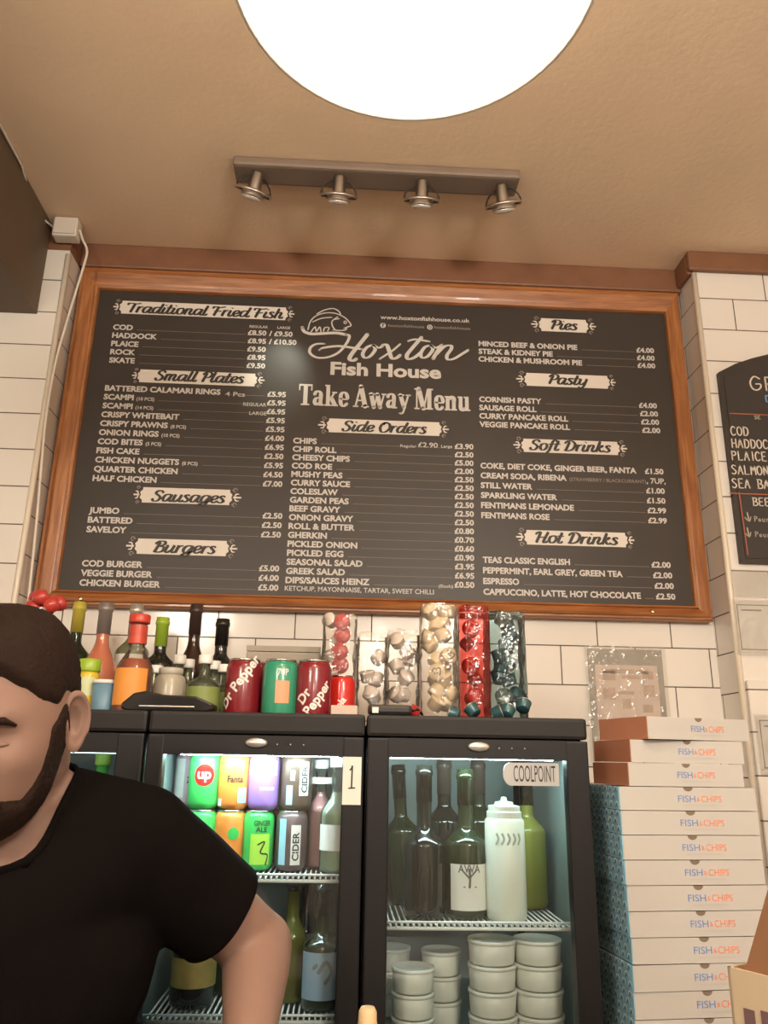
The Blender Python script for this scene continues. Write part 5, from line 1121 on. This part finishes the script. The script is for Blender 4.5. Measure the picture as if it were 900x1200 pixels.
t = thing('sauce_bottle', 'beige nozzle of a sauce bottle at the bottom edge', 'bottle', (p[0], p[1], ZS)); BEI = mat('beige nozzle', (.55, .40, .22, 1), .5)
mb = MB(); mb.lathe([(.026, 0), (.029, .004), (.029, H * .6), (.026, H * .66), (.02, H * .70)], n=26); mb.build('bottle_body', mat('brown sauce bottle', (.30, .15, .07, 1), .35), t)
mb = MB(); mb.lathe([(.021, H * .68), (.021, H * .80), (.014, H * .84), (.0105, H * .92), (.0082, H * .955), (.0080, H * .985), (.006, H), (.001, H)], n=22); mb.build('nozzle', BEI, t)

# ================================================================ THE PERSON BEHIND THE COUNTER
SKIN = mat('skin', (.245, .146, .112, 1), .62, spec=.35, sss=.12, var=.08, bscale=30, vscale=9, bump=.06); SHIRT = mat('black cotton', (.005, .0038, .0036, 1), .95, spec=.05, bump=.15, bscale=220)
HAIR = mat('dark brown hair', (.016, .007, .004, 1), .8, spec=.2, bump=.5, bscale=140, var=.4); BEARD = mat('dark beard', (.018, .008, .005, 1), .85, spec=.2, bump=.7, bscale=190, var=.4)
JEAN = mat('dark trousers', (.02, .02, .024, 1), .85)
def remesh(mb, name, m, parent, vox, sm, root, extra=None):
    o = mb.build(name, m, None)
    r_ = o.modifiers.new('r', 'REMESH'); r_.mode = 'VOXEL'; r_.voxel_size = vox
    s_ = o.modifiers.new('s', 'SMOOTH'); s_.iterations = sm; s_.factor = .5
    dg = bpy.context.evaluated_depsgraph_get(); me = bpy.data.meshes.new_from_object(o.evaluated_get(dg)); me.name = name
    bpy.data.objects.remove(o)
    vs = [v.co.copy() for v in me.vertices]; fs = [tuple(p.vertices) for p in me.polygons]; bpy.data.meshes.remove(me)
    return vs, fs
BX = -.428; BY = Y(1.03)
man_z = 0.0
HC = at(5, 846, .95); HR = (Matrix.Rotation(math.radians(-2), 3, 'Z') @ Matrix.Rotation(math.radians(20), 3, 'X') @ Matrix.Rotation(math.radians(-3), 3, 'Y'))
def ell(d, c, r):
    # distance along unit d from the origin to an ellipsoid round c
    A = sum((d[i] / r[i]) ** 2 for i in range(3)); B = -2 * sum(d[i] * c[i] / r[i] ** 2 for i in range(3)); C_ = sum((c[i] / r[i]) ** 2 for i in range(3)) - 1
    D_ = B * B - 4 * A * C_
    return (-B + math.sqrt(D_)) / (2 * A) if D_ > 0 else 0.0
def gb(p, c, s): return math.exp(-sum(((p[i] - c[i]) / s[i]) ** 2 for i in range(3)))
def head_r(d):
    a = ell(d, (0, .012, .030), (.077, .098, .092)); b = ell(d, (0, -.030, -.046), (.059, .064, .066)); c = ell(d, (0, -.022, -.01), (.070, .072, .075))
    k = .010; m = max(a, b, c); r = m + k * math.log(sum(math.exp((x - m) / k) for x in (a, b, c))) - k * .55
    p = d * r; ax = abs(p[0]); q = (ax, p[1], p[2])
    r += .024 * gb(q, (0, -.098, -.028), (.013, .03, .016)) + .012 * gb(q, (0, -.098, -.005), (.010, .03, .025))      # nose
    r += .006 * gb(q, (.025, -.09, .028), (.026, .04, .010)) - .009 * gb(q, (.032, -.085, .006), (.017, .04, .011))       # brow, socket
    r += .004 * gb(q, (.045, -.075, -.02), (.02, .04, .016)) + .007 * gb(q, (0, -.09, -.062), (.022, .03, .006)) + .006 * gb(q, (0, -.09, -.076), (.018, .03, .006)) - .004 * gb(q, (0, -.09, -.069), (.02, .03, .003))
    r += .006 * gb(q, (0, -.08, -.102), (.02, .04, .014))
    return r
def head_shell(fn, sub=5, keep=None):
    bm = bmesh.new(); bmesh.ops.create_icosphere(bm, subdivisions=sub, radius=1); bm.verts.ensure_lookup_table()
    vs = []; hs = []
    for v in bm.verts:
        d = v.co.normalized(); r = head_r(d); p = d * r; h = fn(d, p); hs.append(h); vs.append(HC + HR @ (d * (r + h)))
    bm.verts.index_update(); fs = []
    for f in bm.faces:
        ii = [v.index for v in f.verts]
        if keep is None or max(hs[i] for i in ii) > keep: fs.append(ii)
    bm.free(); return vs, fs
sh_l = Vector((BX + .190, BY + .005, 1.447)); sh_r = Vector((BX - .190, BY + .005, 1.447))
el_l = at(303, 1108, 1.14); wr_l = at(290, 1232, 1.0)
el_r = Vector((2 * BX - el_l[0], el_l[1] - .06, el_l[2])); wr_r = Vector((BX - .10, Y(.84), 1.19))
hip = Vector((BX, BY + .06, .93))
def torso(mb, g):
    mb.blob((BX, BY + .01, 1.33), (.215 + g, .116 + g, .165 + g), 3); mb.blob((BX, BY + .035, 1.16), (.222 + g, .116 + g, .20 + g), 3); mb.blob((BX, BY + .055, 1.0), (.185 + g, .112 + g, .13 + g), 3)
    mb.cone(sh_l - Vector((.015, 0, 0)), sh_r + Vector((.015, 0, 0)), .060 + g, .060 + g)
    for s_ in (sh_l, sh_r):
        mb.cone((BX + (s_[0] - BX) * .12, BY + .022, 1.500), (s_[0] - (s_[0] - BX) * .12, BY + .008, 1.462), .040 + g, .050 + g)
        mb.cone((BX + (s_[0] - BX) * .3, BY - .02, 1.36), s_, .085 + g, .055 + g)
def lerp(a, b, t): return a + (b - a) * t
body = MB(); torso(body, .0035)
hv, hf = head_shell(lambda d, p: 0.0); body.add(hv, hf, True)
nk = HC + HR @ Vector((0, .035, -.055)); body.cone((BX, BY + .01, 1.45), nk, .062, .056); body.cone((BX, BY - .02, 1.45), HC + HR @ Vector((0, .0, -.07)), .05, .045)
for s_, e_, w_, sx in ((sh_l, el_l, wr_l, 1), (sh_r, el_r, wr_r, -1)):
    body.blob(s_, (.058, .058, .06), 3); body.cone(s_, lerp(s_, e_, .5), .050, .050); body.cone(lerp(s_, e_, .4), e_, .050, .041); body.cone(e_, lerp(e_, w_, .3), .043, .041); body.cone(lerp(e_, w_, .25), w_, .042, .027)
    dirn = (w_ - e_).normalized(); side = dirn.cross(Vector((0, 1, 0))).normalized(); nrm = side.cross(dirn)
    pc = w_ + dirn * .05; Mh = Matrix((side, nrm, dirn)).transposed()
    body.blob(pc, (.040, .016, .052), 3, M=Mh)
    for k, (off, L) in enumerate(((-.030, .062), (-.010, .074), (.010, .070), (.029, .055))):
        b0 = pc + side * off * .9 + dirn * .035; b1 = b0 + dirn * L * .5 + nrm * .006; b2 = b1 + (dirn * .8 + nrm * .55).normalized() * L * .3; b3 = b2 + (dirn * .5 + nrm * .8).normalized() * L * .25
        body.cone(b0, b1, .0095, .009, 12); body.cone(b1, b2, .009, .0082, 12); body.cone(b2, b3, .0082, .007, 12)
    t0 = pc - dirn * .02 - side * .03 * sx; t1 = t0 - side * .025 * sx + dirn * .03 + nrm * .012; t2 = t1 + dirn * .03 + nrm * .008
    body.cone(t0, t1, .013, .011, 12); body.cone(t1, t2, .011, .0085, 12)
for sx in (-1, 1):
    hp = hip + Vector((.085 * sx, 0, -.02)); kn = hip + Vector((.095 * sx, -.02, -.44)); an = Vector((BX + .10 * sx, BY + .06, .09))
    body.cone(hp, kn, .082, .055); body.cone(kn, an, .055, .038); body.cone(an, an + Vector((0, -.14, -.045)), .036, .028)
bv, bf = remesh(body, 'person', SKIN, None, .0055, 3, None)
man = MB(); man.add(bv, bf, True)
# ears: a cupped shell with helix rim, lobe and hollow, joined into the same figure
for sx in (1, -1):
    n_ = 28; m_ = 9; fl_ = math.radians(34)
    wv = Vector((sx * math.sin(fl_), math.cos(fl_), -.10)).normalized(); nv = Vector((sx * math.cos(fl_), -math.sin(fl_), .02)).normalized(); uv = Vector((0, .16, 1)).normalized()
    cen = Vector((sx * .074, .008, -.004)); vs = []; fs = []
    for side_ in (0, 1):
        for j in range(m_ + 1):
            rho = j / m_
            for k in range(n_):
                a = 2 * PI * k / n_; R_ = (.019 + .0035 * math.sin(a)) if math.cos(a) > 0 else .016 + .002 * math.sin(a)
                x_ = math.cos(a) * R_ * rho; z_ = math.sin(a) * .035 * rho
                h = .0075 * math.exp(-((rho - .86) / .13) ** 2) * (1 if z_ > -.016 else .45) - .008 * math.exp(-(rho / .5) ** 2) + .004 * math.exp(-((x_ + .011) / .004) ** 2 - ((z_ + .002) / .007) ** 2) + .0035 * math.exp(-((rho - .52) / .10) ** 2) * (math.cos(a) > -.2)
                if side_: h = h - .0055 * (1 - rho ** 6) if True else h
                vs.append(HC + HR @ (cen + wv * x_ + uv * z_ + nv * (h + .003)))
    blk = (m_ + 1) * n_
    for side_ in (0, 1):
        for j in range(m_):
            for k in range(n_):
                k2 = (k + 1) % n_; q = (side_ * blk + j * n_ + k, side_ * blk + j * n_ + k2, side_ * blk + (j + 1) * n_ + k2, side_ * blk + (j + 1) * n_ + k)
                fs.append(q if (side_ == 0) == (sx == 1) else tuple(reversed(q)))
    man.add(vs, fs, True)
person = man.build('person', SKIN); tag(person, 'bearded person in a black t-shirt looking down before the coolers', 'person')
# hair and beard: shells over the skull that taper to nothing at their edges
def az(p): return math.degrees(math.atan2(abs(p[0]), -p[1]))       # 0 = face, 180 = nape
def pw(x, pts):
    if x <= pts[0][0]: return pts[0][1]
    for (a, b), (c, d_) in zip(pts, pts[1:]):
        if x <= c: t_ = (x - a) / (c - a); return b + (d_ - b) * (t_ * .5 + .5 * t_ * t_ * (3 - 2 * t_))
    return pts[-1][1]
def hair_h(d, p):
    e = p[2] - pw(az(p), [(0, .066), (25, .062), (42, .046), (58, .026), (74, .016), (90, .026), (110, .014), (140, -.02), (180, -.035)])
    th = .004 + .011 * min(1, max(0, (p[2] - .035) / .06)); g = min(1, max(0, e / .016))
    return -.004 + (th + .004) * g * g * (3 - 2 * g) + (.0012 * mnoise.noise(d * 30) if g > .5 else 0)
def beard_h(d, p):
    a = az(p); up = pw(a, [(0, -.052), (14, -.050), (24, -.056), (34, -.060), (42, -.050), (50, -.036), (57, -.014), (64, .010), (84, .026)]); e = up - p[2]
    lo = p[2] + .140; bk = (pw(p[2], [(-.12, 134), (-.07, 132), (-.045, 124), (-.02, 106), (.02, 94)]) - a) * .0012
    e = min(e, lo, bk)
    if a < 20: e = min(e, .02) - .03 * math.exp(-(a / 18) ** 2 - ((p[2] + .069) / .010) ** 2)
    g = min(1, max(0, e / .012)); th = .003 + .008 * min(1, max(0, (-.035 - p[2]) / .07)) * (1 - .7 * min(1, a / 95))
    return -.004 + (th + .004) * g * g * (3 - 2 * g) + (.001 * mnoise.noise(d * 40) if g > .5 else 0)
hv, hf = head_shell(hair_h, 6, -.001); mb = MB(); mb.add(hv, hf, True); mb.build('hair', HAIR, person)
hv, hf = head_shell(beard_h, 6, -.001); mb = MB(); mb.add(hv, hf, True); mb.build('beard', BEARD, person)
for sx in (1, -1):
    mb = MB(); mb.tube([HC + HR @ (d_ * (head_r(d_) + .002)) for d_ in [Vector((sx * x_, -.088 + .16 * x_ * x_ / .05, z_)).normalized() for x_, z_ in ((.014, .021), (.026, .026), (.040, .026), (.052, .019))]], [.002, .0042, .004, .0015], 8); mb.build('eyebrow', HAIR, person)
    d_ = Vector((sx * .032, -.085, .004)).normalized(); mb = MB(); mb.blob(HC + HR @ (d_ * (head_r(d_) - .0115)), (.012, .012, .012), 3); E_ = mb.build('eye', mat('eye white', (.6, .52, .45, 1), .2), person)
    mb = MB(); mb.tube([HC + HR @ (q * (head_r(q) + .0015)) for q in [Vector((sx * x_, -.085, -.002 - .10 * abs(x_ - .032) ** 1.0 + .002)).normalized() for x_ in (.020, .026, .032, .038, .045)]], [.001, .0025, .003, .0025, .001], 8); mb.build('eyelid', SKIN, E_)
# t-shirt: a skin over the torso with open neckline and sleeve ends
ts = MB(); torso(ts, .008)
for s_, e_ in ((sh_l, el_l), (sh_r, el_r)):
    ts.blob(s_, (.067, .067, .068), 3); ts.cone(s_, lerp(s_, e_, .82), .066, .060, 24, False)
    a = lerp(s_, e_, .82)
tv, tf = remesh(ts, 't', SHIRT, None, .007, 5, None)
keepf = [f for f in tf if not any(tv[i][2] < .90 for i in f)]
bm = bmesh.new(); bvs = [bm.verts.new(v) for v in tv]
for f in keepf: bm.faces.new([bvs[i] for i in f])
for s_, e_ in ((sh_l, el_l), (sh_r, el_r)):
    ax = (e_ - s_).normalized(); L = (e_ - s_).length; co = s_ + ax * L * .66
    sel = []
    for f in bm.faces:
        c = f.calc_center_median(); q = (c - s_).dot(ax)
        if q > L * .5 and ((c - s_) - ax * q).length < .095 and abs(c[0] - BX) > .175: sel.append(f)
    gs = set(sel); [gs.update(f.edges) for f in sel]; [gs.update(f.verts) for f in sel]
    bmesh.ops.bisect_plane(bm, geom=list(gs), plane_co=co, plane_no=ax, clear_outer=True)
NCO = Vector((BX, BY + .01, 1.517)); NNO = Vector((0, -.95, 1)).normalized()
def neckf(v):                      # below zero inside the neck opening
    return max((math.sqrt(((v[0] - BX) / .116) ** 2 + ((v[1] - (BY - .018)) / .118) ** 2) - 1) * .1, -(v - NCO).dot(NNO))
bmesh.ops.triangulate(bm, faces=bm.faces[:]); bmesh.ops.delete(bm, geom=[v for v in bm.verts if not v.link_faces], context='VERTS')
bm.verts.index_update(); P0 = [v.co.copy() for v in bm.verts]; G0 = [neckf(p) if p[2] > 1.38 else 1 for p in P0]; T0 = [[v.index for v in f.verts] for f in bm.faces]; bm.free()
cache = {}; F1 = []
def cutv(a, b):
    k = (min(a, b), max(a, b))
    if k not in cache: t_ = G0[k[0]] / (G0[k[0]] - G0[k[1]]); P0.append(P0[k[0]].lerp(P0[k[1]], t_)); cache[k] = len(P0) - 1
    return cache[k]
for tr_ in T0:
    if all(G0[i] >= 0 for i in tr_): F1.append(tr_); continue
    if all(G0[i] < 0 for i in tr_): continue
    out_ = []
    for q in range(3):
        a, b = tr_[q], tr_[(q + 1) % 3]
        if G0[a] >= 0: out_.append(a)
        if (G0[a] >= 0) != (G0[b] >= 0): out_.append(cutv(a, b))
    F1.append(out_)
rim = [P0[k].copy() for k in cache.values()]
tv = P0; keepf = [tuple(f) for f in F1]
tv = [v + Vector((0, 0, 0)) + Vector((mnoise.noise(v * 14), mnoise.noise(v * 14 + Vector((5, 0, 0))), mnoise.noise(v * 9 + Vector((9, 2, 0))))) * .0035 for v in tv]
mb = MB(); mb.add(tv, keepf, True); shirt = mb.build('t_shirt', SHIRT, person)
so_ = shirt.modifiers.new('thick', 'SOLIDIFY'); so_.thickness = .002; so_.offset = 1
cen = sum(rim, Vector()) / len(rim); rim.sort(key=lambda v: math.atan2(v[1] - cen[1], v[0] - cen[0]))
ring = rim[::max(1, len(rim) // 44)]; nr_ = len(ring)
for _ in range(3): ring = [(ring[i - 1] + ring[i] * 2 + ring[(i + 1) % nr_]) / 4 for i in range(nr_)]
mb = MB(); vs = []; fs = []
for k, r_ in enumerate(ring):
    out = (r_ - cen); out.z = 0; out.normalize()
    for (o_, h_) in ((.0045, -.007), (.0055, .0), (.0015, .009), (-.003, .008), (-.003, -.006)): vs.append(r_ + out * o_ + NNO * h_)
for k in range(nr_):
    k2 = (k + 1) % nr_
    for q in range(5): fs.append((k * 5 + q, k2 * 5 + q, k2 * 5 + (q + 1) % 5, k * 5 + (q + 1) % 5))
mb.add(vs, fs, True); mb.build('collar', SHIRT, shirt)
tr = MB(); tr.blob(hip + Vector((0, 0, .0)), (.168, .122, .11), 3)
for sx in (-1, 1):
    hp = hip + Vector((.085 * sx, 0, -.02)); kn = hip + Vector((.095 * sx, -.02, -.44)); an = Vector((BX + .10 * sx, BY + .06, .09)); tr.cone(hp, kn, .094, .07); tr.cone(kn, an, .07, .056, 20, False)
tv2, tf2 = remesh(tr, 't', JEAN, None, .009, 4, None); mb = MB(); mb.add(tv2, tf2, True); mb.build('trousers', JEAN, person)
for sx in (-1, 1):
    an = Vector((BX + .10 * sx, BY + .06, .0)); mb = MB(); mb.blob(an + Vector((0, -.07, .048)), (.050, .14, .047), 3, lambda n_, p: Vector((p.x, p.y, max(p.z, -.047) * (1 if p.y > 0 else .85)))); mb.build('shoe', GLB, person)
